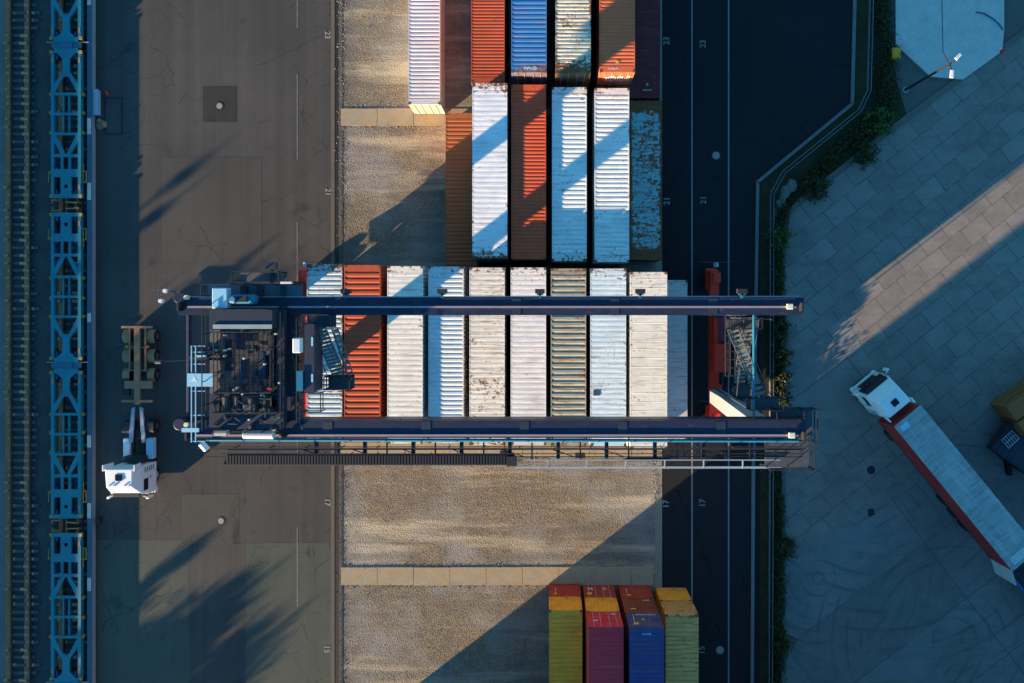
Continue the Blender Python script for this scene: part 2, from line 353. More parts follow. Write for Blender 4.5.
struct('slab_joint', MB().bar(P(941,-40,.164), P(943,52,.164), .05, .008), M_dark)
for px, py, r in ((219.5,106,.24),(716,155.5,.30),(720,650,.30),(221,521,.24),(871,470,.22)):
    pale = px < 730
    o = MB().cyl((X(px),Y(py),.0),(X(px),Y(py),.02), r+.12, 20).build('manhole', M_dark)
    lb = {219.5:'pale manhole cover in the dark square patch at the upper apron',716:'round pale manhole cover on the road beside the bay number 21',720:'round pale manhole cover on the road near the lower frame edge',221:'pale manhole cover in the square patch below the crane',871:'small dark manhole ring in the concrete yard left of the red truck'}[px]
    tag(o, lb, 'manhole cover', 'manhole covers')
    MB().cyl((X(px),Y(py),.02),(X(px),Y(py),.028), r, 20).build('cover', paint((.30,.29,.27),'manhole_paint',.7,.3,scale=5) if pale else M_dark, o)
tag(MB().prism(pp([(867,510),(873,508),(875,514),(869,517)]), .0, .045).build('drain_grate', M_dark), 'small dark square drain grate in the smooth concrete yard', 'drain grate')

# ------------------------------------------------------------------ containers
CL = 12.19
def corr(mb, axis, a0, a1, b0, b1, base, amp, pitch, sign=1):
    """corrugated sheet: waves along axis 'y' (roof: b=x, height z) or side/end walls"""
    n = max(1, round((a1-a0)/pitch)); p = (a1-a0)/n; prof = []
    for i in range(n):
        s = a0+i*p
        prof += [(s, 0), (s+.22*p, 0), (s+.42*p, amp), (s+.80*p, amp)]
    prof.append((a1, 0)); prof = [(s, base+sign*h) for s, h in prof]
    vs = []
    for s, h in prof:
        for b in (b0, b1):
            vs.append({'roof': (b, s, h), 'side': (h, s, b), 'end': (s, h, b)}[axis])
    fs = [(2*i, 2*i+1, 2*i+3, 2*i+2) for i in range(len(prof)-1)]
    mb.add(vs, fs); return mb
tmpl = {}
def cont_template(roof, w, h):
    key = (roof, w, h)
    if key in tmpl: return tmpl[key]
    L = CL; hw = w/2; hl = L/2
    r = thing('shipping_container', 'x', 'shipping container', (0, 0, 0), 'stacked shipping containers')
    f = MB()
    for sx in (-1, 1):
        for sy in (-1, 1):
            f.box(sx*hw-.0 if sx<0 else hw-.10, -hw+.10 if sx<0 else hw, sy*hl if sy<0 else hl-.10, -hl+.10 if sy<0 else hl, .118, h-.122)
        x0, x1 = (-hw+.006, -hw+.07) if sx<0 else (hw-.07, hw-.006)
        f.box(x0, x1, -hl+.10, hl-.10, .03, .16); f.box(x0, x1, -hl+.10, hl-.10, h-.09, h-.018)
    for sy in (-1, 1):
        y0, y1 = (-hl+.006, -hl+.10) if sy<0 else (hl-.10, hl-.006)
        f.box(-hw+.10, hw-.10, y0, y1, .03, .15); f.box(-hw+.10, hw-.10, y0, y1, h-.12, h-.014)
    f.build('frame', M_white, r)
    m = MB()
    kind, pitch, amp = roof
    if kind == 'rib':
        m.box(-hw+.07, hw-.07, -hl+.10, -hl+.42, h-.03, h-.016); m.box(-hw+.07, hw-.07, hl-.42, hl-.10, h-.03, h-.016)
        corr(m, 'roof', -hl+.42, hl-.42, -hw+.07, hw-.07, h-.02-amp, amp, pitch)
    else:
        m.box(-hw+.07, hw-.07, -hl+.10, hl-.10, h-.04, h-.022)
        y = -hl+.5
        while y < hl-.3: m.frus(-hw+.10, hw-.10, y-.035, y+.035, h-.022, -hw+.12, hw-.12, y-.015, y+.015, h-.022+amp); y += pitch
    m.build('roof_panel', M_white, r)
    for sx in (-1, 1):
        m = MB()
        if kind == 'rib': corr(m, 'side', -hl+.10, hl-.10, .16, h-.09, sx*(hw-.045), .034, .28, sx)
        else: m.box(*( (-hw+.012, -hw+.05) if sx<0 else (hw-.05, hw-.012)), -hl+.10, hl-.10, .16, h-.09)
        m.build('side_wall', M_white, r)
    m = MB(); corr(m, 'end', -hw+.10, hw-.10, .15, h-.12, hl-.055, .04, .25, 1); m.build('end_wall', M_white, r)
    for sx in (-1, 1):
        x0, x1 = (-hw+.11, -.012) if sx<0 else (.012, hw-.11)
        m = MB().box(x0, x1, -hl+.02, -hl+.07, .16, h-.125)
        for k in range(4):
            z = .3+k*(h-.6)/4; m.frus(x0+.08, x1-.08, -hl+.02-.0, -hl+.03, z, x0+.1, x1-.1, -hl+.004, -hl+.03, z+(h-.6)/4-.12)
        d = m.build('door', M_white, r)
        for q in (.27, .73):
            xx = x0+(x1-x0)*q; MB().cyl((xx, -hl-.012, .1), (xx, -hl-.012, h-.1), .022, 6).build('lock_rod', M_rail_lt, d)
    for sx in (-1, 1):
        for sy in (-1, 1):
            for z0 in (0, h-.118):
                x0, x1 = (-hw-.004, -hw+.16) if sx<0 else (hw-.16, hw+.004)
                y0, y1 = (-hl-.004, -hl+.17) if sy<0 else (hl-.17, hl+.004)
                MB().box(x0, x1, y0, y1, z0, z0+.118).build('corner_casting', M_casting, r)
    def linkify(o):
        for c in o.children:
            s = c.material_slots[0]; m = s.material; c.data.materials[0] = None; s.link = 'OBJECT'; s.material = m; linkify(c)
    linkify(r)
    tmpl[key] = [r, False]; return tmpl[key]
def add_container(x, y, z, roof, w, h, mat, label, flip=False, roofmat=None, group=None, castmat=None):
    T = cont_template(roof, w, h)
    if T[1]: r = copy_tree(T[0])
    else: r = T[0]; T[1] = True
    r.location = (x, y, z); r.rotation_euler = (0, 0, R(180) if flip else 0)
    r['label'] = label; r['group'] = group or 'stacked shipping containers'
    for c in r.children:
        nm = c.name.split('.')[0]
        if nm == 'corner_casting': c.material_slots[0].material = castmat or M_casting
        elif nm == 'roof_panel': c.material_slots[0].material = roofmat or mat
        else: c.material_slots[0].material = mat
    return r
WHITE = (.74,.72,.70)
def cp(name, col, **k): return cont_paint(name, col, **k)
RIB = ('rib', .26, .030); RIBB = ('rib', .41, .035); RIBM = ('rib', .32, .028); FINE = ('rib', .36, .007); SM = ('smooth', .60, .006)
hid = [cp('hidden_paint_%s' % n, c, rust=.3, seed=i+30) for i, (n, c) in enumerate((('brown', (.16,.05,.03)), ('blue', (.03,.10,.25)), ('grey', (.3,.31,.31)), ('green', (.04,.16,.10))))]
hidn = ['brown', 'blue', 'grey', 'green']
ci = 0
def stack(xl, xr, ypx, top, tiers, mats, label, roof, edge='N', w=2.44, flip=False, lower=None, flips=None):
    """tiers from the ground up; mats list like tiers; the label names the topmost one"""
    global ci
    z = .07; ztop = z + sum(tiers)
    k = (CH-ztop)/CF
    xc = ((xl+xr)/2-NX)*k; ye = (NY-ypx)*k; yc = ye-CL/2 if edge == 'N' else ye+CL/2
    n = len(tiers); out = []
    for i, h in enumerate(tiers):
        last = i == n-1
        m = mats[i] if mats[i] else hid[ci % 4]
        if last: lb = label
        elif lower: lb = lower[i]
        else:
            pos = ('bottom' if i == 0 else 'middle')
            lb = '%s container hidden under the %s' % (pos if n > 2 else 'lower', label)
            lb = ' '.join(lb.split()[:16])
        r = add_container(xc + (0 if last else rnd.uniform(-.02,.02)), yc + (0 if last else rnd.uniform(-.03,.03)), z, roof if (last or True) else SM, w, h, m, lb, flip if not flips else flips[i])
        out.append(r); z += h; ci += 1
    return out
# row under the crane, west to east
t3 = [2.94]*3
A = [
 (306.4,342.4,264, t3, cp('teal_white_paint',(.55,.62,.66),rust=.35,seed=2,ends=1.2), 'pale ribbed container with rust-eaten north end, westmost under crane', RIBM, 2.44),
 (343.6,380.6,265, t3, cp('orange_red_paint',(.52,.085,.035),rust=.12,seed=3,stain=.15), 'bright orange-red ribbed container under the crane beams', RIBB, 2.5),
 (387.0,422.8,266, t3, cp('white_paint_a',(.88,.83,.76),rust=.26,seed=4,stain=.16), 'smooth white container just east of the bright orange-red one', FINE, 2.44),
 (428.2,463.6,266.5, [2.86]*3, cp('pale_blue_white_paint',(.68,.72,.74),rust=.28,seed=5,stain=.1), 'pale blue-white ribbed container shaded along its west edge', RIBM, 2.44),
 (469.2,504.8,267.5, t3, cp('cream_rust_paint',(.88,.80,.69),rust=.44,seed=6,stain=.4), 'cream smooth container with brown rust lines, mid crane row', FINE, 2.44),
 (510.5,546.2,267.5, t3, cp('pinkish_white_paint',(.87,.80,.76),rust=.26,seed=7,stain=.15), 'clean pinkish white smooth container west of the grey ribbed one', FINE, 2.44),
 (550.6,586.4,268.5, t3, cp('weathered_grey_paint',(.40,.38,.30),rust=.46,seed=8,stain=.8), 'weathered grey ribbed container with rust streaks across its roof', RIBB, 2.44),
 (590.2,626.4,268.5, t3, cp('ice_blue_paint',(.70,.82,.86),rust=.33,seed=9,stain=.25), 'ice blue smooth container with a small grey roof patch', FINE, 2.46),
 (630.0,667.4,272, [2.97]*3, cp('ivory_paint',(.89,.83,.71),rust=.30,seed=10,stain=.2), 'ivory smooth container, the widest white one under the crane', SM, 2.55),
]
for xl, xr, y, ti, m, lb, rf, wd in A:
    st = stack(xl, xr, y, 0, ti, [None]*(len(ti)-1)+[m], lb, rf, w=wd, flip=rnd.random() < .5)
    if 'grey roof patch' in lb:
        c = P(596.5, 393, 8.9); q = [o for o in st[-1].children if o.name.startswith('roof_panel')][0]
        rz = st[-1].location; MB_ = MB().box(c.x-.22, c.x+.22, c.y-.18, c.y+.18, rz.z+2.94-.02, rz.z+2.94+.004)
        pch = MB_.build('roof_patch', M_steel, None, origin=tuple(rz)); pch.location = (0, 0, 0)
        if st[-1].rotation_euler.z > 1: pch.rotation_euler = (0, 0, R(180)); 
        pch.parent = st[-1]
stack(653.6,689.6,280,0,[2.9],[cp('lilac_grey_paint',(.60,.56,.55),rust=.28,seed=11)],'low lilac-grey container in the shade east of the ivory one',SM)
# second row
B = [
 (472.2,507.3,83, [2.73]*3, cp('bluish_white_paint',(.86,.84,.84),rust=.20,seed=12,stain=.1,ends=1.4), 'smooth white container with rusty corners crossed by diagonal shade bands', FINE),
 (511.0,546.2,84.5,[2.655]*3, cp('brick_red_paint',(.66,.085,.03),rust=.2,seed=13,stain=.2), 'brick red ribbed container with black dents between two white ones', RIB),
 (551.8,587.0,87, [2.58]*3, cp('chalk_white_paint',(.80,.80,.76),rust=.27,seed=14,stain=.1), 'chalk white ribbed container with small black scuffs, north of grey one', RIBM),
 (594.2,629.8,88, [2.58]*3, cp('chalk_white_paint_b',(.81,.80,.76),rust=.30,seed=15,stain=.15), 'chalk white ribbed container beside the low rusty turquoise one', RIBM),
]
for xl, xr, y, ti, m, lb, rf in B:
    stack(xl, xr, y, 0, ti, [None]*(len(ti)-1)+[m], lb, rf, flip=rnd.random() < .5)
stack(629.9,662.3,100.5,0,[2.9],[cp('turquoise_rust_paint',(.26,.54,.60),rust=.80,seed=16,stain=.5,ends=2.6)],'low turquoise container with heavy dark rust patches by the road',SM)
stack(445.4,477.2,113,0,[2.9],[cp('ochre_brown_paint',(.36,.10,.03),rust=.2,seed=17,stain=.3)],'low brown ribbed container on the gravel beside the white stack',RIBM)
# third row, running out of the frame to the north: placed by the south end
C = [
 (408.4,440.2,104.3,[2.9],[cp('pale_grey_paint',(.62,.61,.64),rust=.08,seed=18,stain=.08)],'single pale grey ribbed container standing alone on the gravel',('rib',.30,.03),None),
 (471.0,504.6,83,[2.9,2.9],[None,cp('rust_red_paint',(.46,.07,.028),rust=.08,seed=19,stain=.12)],'rust red finely ribbed container at the top edge of frame',('rib',.24,.03),None),
 (511.3,546.6,72.5,t3,[None,None,cp('mid_blue_paint',(.045,.20,.46),rust=.14,seed=20,stain=.25,ends=1.3)],'mid blue ribbed container with white marking on its south edge',RIBM,None),
 (555.3,591.0,73.2,t3,[None,None,cp('dirty_white_paint',(.70,.63,.50),rust=.50,seed=21,stain=.6,ends=1.6)],'dirty white ribbed container with rust arcs at its south end',RIB,None),
 (599.4,635.2,72.2,t3,[None,cp('dark_red_paint',(.24,.06,.03),rust=.2,seed=22),cp('salmon_red_paint',(.78,.15,.055),rust=.08,seed=23,stain=.12)],'salmon red ribbed container with white scrawl on its south face',('rib',.25,.03),None),
 (627.0,661.8,98,[2.9],[cp('maroon_paint',(.16,.018,.03),rust=.1,seed=24,stain=.1)],'low dark maroon container beside the road number 23',SM,None),
]
stC = []
for xl, xr, y, ti, ms, lb, rf, lo in C:
    stC.append(stack(xl, xr, y, 0, ti, ms, lb, rf, edge='S', flip=False))
M_cont_mark = paint((.8,.8,.78), 'white_marking', .6, .2); M_yel = paint((.75,.45,.05), 'yellow_marking', .6, .2)
M_doorcream = cp('door_cream_paint', (.80,.70,.48), rust=.1, seed=40)
for c in stC[0][0].children:
    if c.name.startswith('door'): c.material_slots[0].material = M_doorcream
def strokes(x0, x1, z0, z1, y, n, seed, plane='y', wd=.05):
    r = random.Random(seed); mb = MB(); x = x0
    for i in range(n):
        x2 = x0+(x1-x0)*(i+.8)/n
        a = (x0+(x1-x0)*(i+.2)/n, z0+(z1-z0)*r.uniform(0,.3)); b = (x2, z0+(z1-z0)*r.uniform(.6,1))
        if plane == 'y': mb.bar((a[0], y, a[1]), (b[0], y, b[1]), wd, .012)
        else: mb.bar((a[0], a[1], y), (b[0], b[1], y), wd, .008)
        if r.random() < .8:
            if plane == 'y': mb.bar((a[0], y, b[1]), (b[0], y, a[1]), wd*.8, .012)
            else: mb.bar((a[0], b[1], y), (b[0], a[1], y), wd*.8, .008)
    return mb
hl = CL/2
def mark(parent, mb, mat, name='marking'):
    o = mb.build(name, mat, None, origin=(0,0,0)); o.parent = parent; return o
mark(stC[4][2], strokes(-.75, 1.0, .9, 2.3, -hl-.04, 11, 3, 'y', .045), M_cont_mark)
mark(stC[4][2], strokes(-.6, .1, -hl+.2, -hl+.36, 2.94-.006, 7, 4, 'z', .035), M_cont_mark)
mark(stC[4][2], MB().box(-.1, .1, -hl+.62, -hl+.8, 2.93, 2.946), M_yel)
mark(stC[2][2], strokes(-.35, .6, -hl+.2, -hl+.42, 2.94-.006, 9, 5, 'z', .05), M_cont_mark)
mark(stC[5][0], strokes(-.1, .55, -hl+.55, -hl+.68, 2.9-.004, 8, 6, 'z', .03), M_cont_mark)
mark(stC[5][0], MB().box(.15, .3, -hl+.95, -hl+1.15, 2.88, 2.9), M_yel)
# stacks at the bottom of the frame, north faces visible
yel = cp('yellow_paint', (.95,.38,.03), rust=.12, seed=25, stain=.2); yel2 = cp('faded_yellow_paint', (.92,.42,.12), rust=.38, seed=26, stain=.5)
redd = cp('deep_red_paint', (.40,.04,.02), rust=.1, seed=27, stain=.1); red3 = cp('crimson_paint', (.70,.03,.05), rust=.12, seed=28, stain=.2)
blu = cp('royal_blue_paint', (.05,.055,.17), rust=.12, seed=29, stain=.15); ora = cp('tan_yellow_paint', (.60,.28,.09), rust=.15, seed=35, stain=.3)
st = []
st.append(stack(549.8,581.8,610.2,0,[2.6,2.6],[redd,yel],'yellow ribbed container on a deep red one, westmost bottom stack',RIBM,flips=[False,False],lower=['deep red container on the ground under the yellow one, westmost bottom stack']))
st.append(stack(589.2,623.2,627,0,[2.62]*3,[redd,yel,red3],'crimson container with lit roof edge, second bottom stack from west',RIBM,flips=[True,False,True],
    lower=['red container with lock rods on the ground, second bottom stack from west','yellow ribbed container between two red ones, second bottom stack']))
st.append(stack(629.8,664.0,627.5,0,[2.62]*3,[redd,cp('dull_red_paint',(.22,.035,.02),rust=.12,seed=36),blu],'royal blue container on top of two red ones at frame bottom',RIBM,flips=[False,False,False],
    lower=['red container on the ground in the stack topped by royal blue','dull red container directly beneath the royal blue one']))
st.append(stack(665.8,698.6,614.6,0,[2.6,2.6],[yel,yel2],'faded khaki container with tan end, eastmost bottom stack',RIBM,flips=[False,False],lower=['yellow container on the ground, eastmost bottom stack by road']))
for c in st[3][1].children:
    if c.name.startswith('end_wall'): c.material_slots[0].material = ora
def endmark(o, flip, items):
    """items: (x0,x1,z0,z1,kind) on the north face"""
    for i, (x0, x1, z0, z1, kind) in enumerate(items):
        y = hl+.004
        if kind == 'logo': mb = MB().box(x0, x1, y, y+.012, z0, z1); mt = M_yel
        elif kind == 'bar': mb = MB().box(x0, x1, y, y+.012, z0, z1); mt = M_cont_mark
        else: mb = strokes(x0, x1, z0, z1, y+.008, int(kind), i+int(x0*10), 'y', .028); mt = M_cont_mark
        if flip:
            mb.v = [(-v[0], -v[1]-.03, v[2]) for v in mb.v]
        mark(o, mb, mt)
endmark(st[0][0], False, [(-.85,-.58,1.95,2.2,'logo'), (-.72,-.69,.9,1.7,'bar')])
endmark(st[1][0], True, [(-1.0,-.6,1.7,2.1,'logo'), (-.9,-.5,.6,1.3,'5'), (.3,.6,.6,1.2,'3')])
endmark(st[1][2], True, [(-.8,-.5,1.5,1.8,'4'), (.5,.85,.4,.7,'4')])
endmark(st[2][0], False, [(-.75,-.45,1.9,2.2,'logo'), (-.72,-.69,.8,1.6,'bar')])
endmark(st[2][1], False, [(-.75,-.35,1.9,2.1,'logo'), (.3,.85,.3,.6,'5')])
endmark(st[2][2], False, [(-.85,-.5,1.8,2.15,'logo'), (-.2,.05,1.2,1.35,'logo'), (-.55,.95,.35,.62,'10'), (-.75,-.72,.5,1.6,'bar')])
mark(st[2][2], strokes(-.35,.3,hl-.55,hl-.35,2.62-.004,6,9,'z',.04), M_lblue)

# ------------------------------------------------------------------ gantry crane
G = thing('gantry_crane', 'dark navy gantry crane spanning the container rows on red end carriages', 'gantry crane', (-2.9, -3.7, 0))
ZT = 15.3; K = (CH-ZT)/CF
gx = lambda px: (px-NX)*K
gy = lambda py: (NY-py)*K
def girder(y0, y1, x0, x1, ridge):
    g = MB().box(x0, x1, y0, y1, ZT-1.6, ZT).build('main_girder', M_navy, G)
    MB().box(x0+.6, x1-.5, ridge-.06, ridge+.06, ZT, ZT+.10).build('trolley_rail', M_stripe, g)
    for x in (x0+.15, x1-.3): MB().box(x, x+.12, ridge-.25, ridge+.25, ZT+.002, ZT+.5).build('end_stop', M_dark, g)
    MB().box(x1-1.1, x1-.72, ridge-.14, ridge+.2, ZT+.11, ZT+.28).build('lamp_housing', M_cream, g, bevel=.04)
    m = MB()
    x = x0+1.5
    while x < x1-1: m.box(x, x+.05, y0-.012, y0, ZT-1.5, ZT-.1); x += 1.9
    m.build('stiffener', M_navy2, g)
    x = x0+2.6
    while x < x1-1.5:
        MB().box(x-.28, x+.28, y0+.05, y1-.05, ZT+.002, ZT+.022).build('splice_plate', M_navy2, g); x += 5.9
    return g
gN = girder(gy(315.2), gy(297.6), gx(178), gx(804), gy(307))
gS = girder(gy(438), gy(420.5), gx(186), gx(806), gy(435.2))
MB().cyl((gx(205), gy(440.5), ZT-.25), (gx(800), gy(441.5), ZT-.25), .10, 8).build('cable_pipe', M_teal, gS)
MB().cyl((gx(186), gy(297.2), ZT-.3), (gx(800), gy(296.6), ZT-.3), .05, 6).build('cable_pipe', M_rail_lt, gN)
# thin rail on the inner edge of the south girder
m = MB(); m.rail([(gx(300), gy(419.2)), (gx(800), gy(419.2))], ZT-.35, .55, 3.0, .05, False); m.build('handrail', M_dark, gS)
# left tie between girders and end tie
MB().box(gx(284), gx(298), gy(420.5), gy(315.2), ZT-1.3, ZT-.15).build('cross_beam', M_navy2, G)
MB().box(gx(269), gx(275), gy(420.5), gy(315.2), ZT-1.1, ZT-.4).build('cross_beam', M_dark, G)
MB().cyl((gx(185.5), gy(300), ZT-.5), (gx(185.5), gy(430), ZT-.5), .17, 10).build('end_tie', M_navy, G)
MB().cyl((gx(757), gy(315), ZT-.7), (gx(757), gy(421), ZT-.7), .075, 10).build('end_tie', M_teal, G)
# legs, sills and bogies
LX = (-18.75, 13.15); LY = (-.35, -7.0)
for i, x in enumerate(LX):
    s = MB().box(x-.32, x+.32, -9.5, 2.7, 1.5, 2.3).build('sill_beam', M_red, G)
    for yy in (-8.2, -4.2, -3.1, 1.0): MB().box(x-.36, x+.36, yy-.05, yy+.05, 1.48, 2.32).build('rib', M_red, s)
    for y in (2.05, -8.8):
        b = MB().frus(x-.45, x+.45, y-.85, y+.85, 1.0, x-.3, x+.3, y-.5, y+.5, 1.5).build('bogie', M_red, G)
        for dy in (-.45, .45):
            wv = MB().cyl((x-.28, y+dy, .43), (x+.28, y+dy, .43), .43, 20).build('wheel', M_black, b, bevel=.06)
            MB().cyl((x-.3, y+dy, .43), (x+.3, y+dy, .43), .22, 12).build('rim', M_steel, b)
        MB().box(x-.15, x+.42, y-.35, y+.45, 1.55, 2.5).build('drive_motor', M_red, b, bevel=.05)
        MB().cyl((x+.15, y+.9, 2.0), (x+.15, y+1.25, 2.0), .2, 10).build('motor_cap', M_rail_lt, b)
        m = MB().bar((x-1.0, y+1.3, 1.9), (x+1.5, y+1.3, 1.9), .05); m.build('sensor_arm', M_steel, b)
    for y in LY:
        y = (.15, -6.3)[y < -3] if i == 0 else y; top = ((.1, -6.6), (-.1, -7.5))[i][y < -3]; q = (.42, .5)[i]
        m = MB().frus(x-.45, x+.45, y-q, y+q, 2.3, x-.55, x+.75, top-q, top+q, ZT-1.6)
        m.build('leg', paint((.30,.32,.36), 'grey_leg_paint', .5, .25, rust=.1, seed=8) if i else M_navy2, G)
# red equipment on the east sill
MB().box(12.85, 13.95, -5.1, -3.0, 2.32, 3.6).build('motor_house', M_red, G, bevel=.05)
MB().prism([(12.7,-9.2),(13.9,-9.2),(13.7,-8.3),(13.7,-6.2),(12.9,-5.9),(12.7,-8.3)], 2.32, 2.36).build('fender', M_red, G)
MB().box(12.95, 13.25, -3.0, .3, 2.32, 2.9).build('cable_duct', M_red, G)
MB().box(13.3, 13.9, -2.8, .6, 2.35, 2.45).build('catwalk', paint((.35,.05,.08), 'crimson_grating', .7, .4), G)
# electrical house on the west sill (casts onto the gravel)
e = MB().box(-20.6, -18.45, -.9, 1.75, 2.4, 6.2).build('electrical_house', M_navy2, G)
MB().box(-19.0, -18.2, .9, 1.7, 6.22, 6.5).build('air_unit', M_white, e, bevel=.04)
for y in (-2.2, -4.0, -5.4):
    MB().box(-19.3, -18.95, y-.5, y+.4, 2.3, 3.4).build('cabinet', M_red if y == -5.4 else M_navy2, G)
MB().box(-18.5, -18.2, -7.5, -1.2, 2.4, 2.6).build('cable_duct', M_red, G)
MB().bar((-21.4,-6.4,3.0), (-16.9,-6.4,3.0), .14).build('buffer_arm', M_red, G)
def stairs(parent, a, b, wd, nm='stairs', mat=None, steps=14):
    a = Vector(a); b = Vector(b); d = b-a; side = Vector((-d.y, d.x, 0)).normalized()*wd/2
    m = MB()
    for s in (-1, 1):
        m.bar(a+side*s, b+side*s, .04, .12)
        for hh in (1.0,): m.bar(a+side*s+Vector((0,0,hh)), b+side*s+Vector((0,0,hh)), .04)
        for i in range(5): p = a.lerp(b, i/4)+side*s; m.bar(p, p+Vector((0,0,1)), .035)
    o = m.build(nm, mat or M_steel, parent)
    m = MB()
    for i in range(steps):
        p = a.lerp(b, (i+.5)/steps); f = d.copy(); f.z = 0; f = f.normalized()*.09
        m.add([p-side*.92-f, p+side*.92-f, p+side*.92+f, p-side*.92+f], [(0,1,2,3)])
    m.build('tread', paint((.26,.28,.25), 'pale_tread', .6, .3), o)
    return o
def deck(parent, x0, x1, y0, y1, z, mat=None, sides='NSEW', nm='platform', rm=None, h=1.05):
    o = MB().box(x0, x1, y0, y1, z-.06, z).build(nm, mat or M_grate, parent)
    m = MB(); e = .04; q = {'N': [(x0+e,y1-e),(x1-e,y1-e)], 'S': [(x0+e,y0+e),(x1-e,y0+e)], 'E': [(x1-e,y0+e),(x1-e,y1-e)], 'W': [(x0+e,y0+e),(x0+e,y1-e)]}
    for s in sides: m.rail(q[s], z, h, 1.3, .055)
    m.build('handrail', rm or M_dark, o); return o
# east stair tower
stairs(G, (14.3,-1.2,2.2), (15.1,-5.6,6.6), .8)
stairs(G, (13.9,-5.6,6.6), (13.5,-1.6,10.4), .8)
stairs(G, (12.5,-1.6,10.4), (13.3,-5.6,ZT-1.2), .7)
deck(G, 13.4, 15.5, -6.5, -5.6, 6.6); deck(G, 12.1, 14.2, -1.6, -.9, 10.4); deck(G, 12.4, 14.4, -6.4, -5.6, ZT-1.2)
deck(G, 13.9, 15.2, -1.2, -.5, 2.2, sides='NE')
m = MB()
for x, y in ((13.3,-6.5),(15.5,-6.5),(13.3,-.9),(14.6,-.9)): m.bar((x,y,2.0), (x-.6,y,ZT-1.3), .07)
for z in (4.4, 8.6, 12.0):
    m.bar((13.2,-6.5,z), (15.2,-6.5,z), .05); m.bar((13.2,-.9,z), (14.4,-.9,z), .05); m.bar((13.2,-6.5,z), (13.2,-.9,z+2), .05)
m.build('stair_tower', M_steel, G)
m = MB()
for k in range(9): m.bar((12.2, -4.8+k*.55, 9.6), (13.2, -4.8+k*.55, 9.6), .04)
for k in range(4): m.bar((12.2+k*.33, -4.8, 9.6), (12.2+k*.33, -.4, 9.6), .04)
m.build('safety_mesh', M_steel, G)
# south walkway with brackets, cable chain tray and pale rails
zw = ZT-1.0; kw = (CH-zw)/CF
wx = lambda px: (px-NX)*kw
wy = lambda py: (NY-py)*kw
wk = MB()
for a, b in ((449.0, 449.9), (456.5, 457.2)): wk.box(wx(205), wx(802), wy(b), wy(a), zw-.08, zw)
wk.build('walkway_beam', M_dark, G)
m = MB(); x = 314
while x < 800: m.box(wx(x), wx(x+3.6), wy(459), wy(441), zw-.32, zw-.09); x += 48.5
m.build('bracket', M_navy, G)
m = MB(); x = 338
while x < 800: m.bar((wx(x), wy(460), zw-.15), (wx(x), wy(443), zw-.15), .09); x += 48.5
m.build('bracket', M_dark, G)
m = MB()
for x in range(300, 800, 50): m.bar((wx(x), wy(449), zw-.1), (wx(x+24), wy(457), zw-.1), .05)
m.build('brace', M_dark, G)
for a, b in ((297, 470), (618, 676)):
    MB().prism([(wx(a), wy(461)), (wx(b), wy(461)), (wx(b-7), wy(457.6)), (wx(a+10), wy(457.6))], zw-.1, zw+.05).build('festoon_plate', M_dark, G)
tr = MB().box(wx(225), wx(515), wy(463.8), wy(454.2), zw+.02, zw+.12).build('chain_tray', M_dark, G)
MB().box(wx(222), wx(515), wy(454.2), wy(453.5), zw+.0, zw+.2).build('tray_edge', M_steel, tr)
MB().box(wx(222), wx(515), wy(464.6), wy(463.8), zw+.0, zw+.2).build('tray_edge', M_steel, tr)
m = MB(); x = 228
while x < 512: m.box(wx(x), wx(x+1.9), wy(463.4), wy(454.6), zw+.13, zw+.24); x += 2.9
m.build('chain_link', paint((.035,.035,.038), 'chain_plastic', .5, .5, scale=8), tr)
MB().box(wx(507), wx(517), wy(464.5), wy(455), zw+.12, zw+.5).build('chain_end', M_dark, tr)
MB().rail([(wx(205), wy(445.3)), (wx(800), wy(445.3))], zw, 1.0, 2.2, .05).build('handrail', M_dark, G)
MB().rail([(wx(300), wy(452.3)), (wx(800), wy(452.3))], zw-.06, .5, 1.6, .045, False).build('handrail', M_dark, G)
rl = MB()
rl.box(wx(515), wx(782), wy(468.6), wy(466.6), zw-.1, zw); rl.box(wx(515), wx(780), wy(460.2), wy(459.2), zw+.05, zw+.12)
for x in range(547, 780, 39): rl.box(wx(x), wx(x+1.2), wy(468), wy(460), zw+.0, zw+.06)
rl.build('rail_frame', M_rail_lt, G)
# lights under the walkway and above the north girder
for px in (346.5, 442.5, 540, 640, 741.5):
    f = MB().box(gx(px-1.2), gx(px+1.2), gy(298), gy(293), ZT+.05, ZT+.2).box(gx(px-3.2), gx(px+3.2), gy(295.2), gy(293.6), ZT+.05, ZT+.2).build('floodlight', M_teal, G)
    MB().box(gx(px-4.8), gx(px+4.8), gy(293.6), gy(289), ZT-.1, ZT+.3).build('lamp_head', M_dark, f)
for px, py in ((504.5,454.5),(580.5,457),(684,458.2)):
    f = MB().box(wx(px-.5), wx(px+.5), wy(py), wy(442), zw-.4, zw-.33).build('floodlight', M_dark, G)
    MB().box(wx(px-5), wx(px+5), wy(py+2.2), wy(py-2.2), zw-.7, zw-.35).build('lamp_head', M_navy2, f)
# east end platform
deck(G, wx(765), wx(809), wy(467), wy(441), zw, sides='SE', mat=M_grate)
deck(G, wx(771), wx(799), wy(417), wy(407), zw, sides='NEW', mat=M_grate)
deck(G, wx(799), wx(812), wy(440), wy(407), zw+.0, sides='NE', mat=M_grate)
m = MB()
for k in range(6): m.bar((wx(770+7*k), wy(441), zw-.5), (wx(776+6*k), wy(468), zw-.6), .07)
m.bar((wx(768), wy(462), zw-.5), (wx(806), wy(450), zw-.5), .12); m.bar((wx(762), wy(466), zw-.4), (wx(800), wy(469), zw-.4), .08)
m.build('end_bracing', M_steel, G)
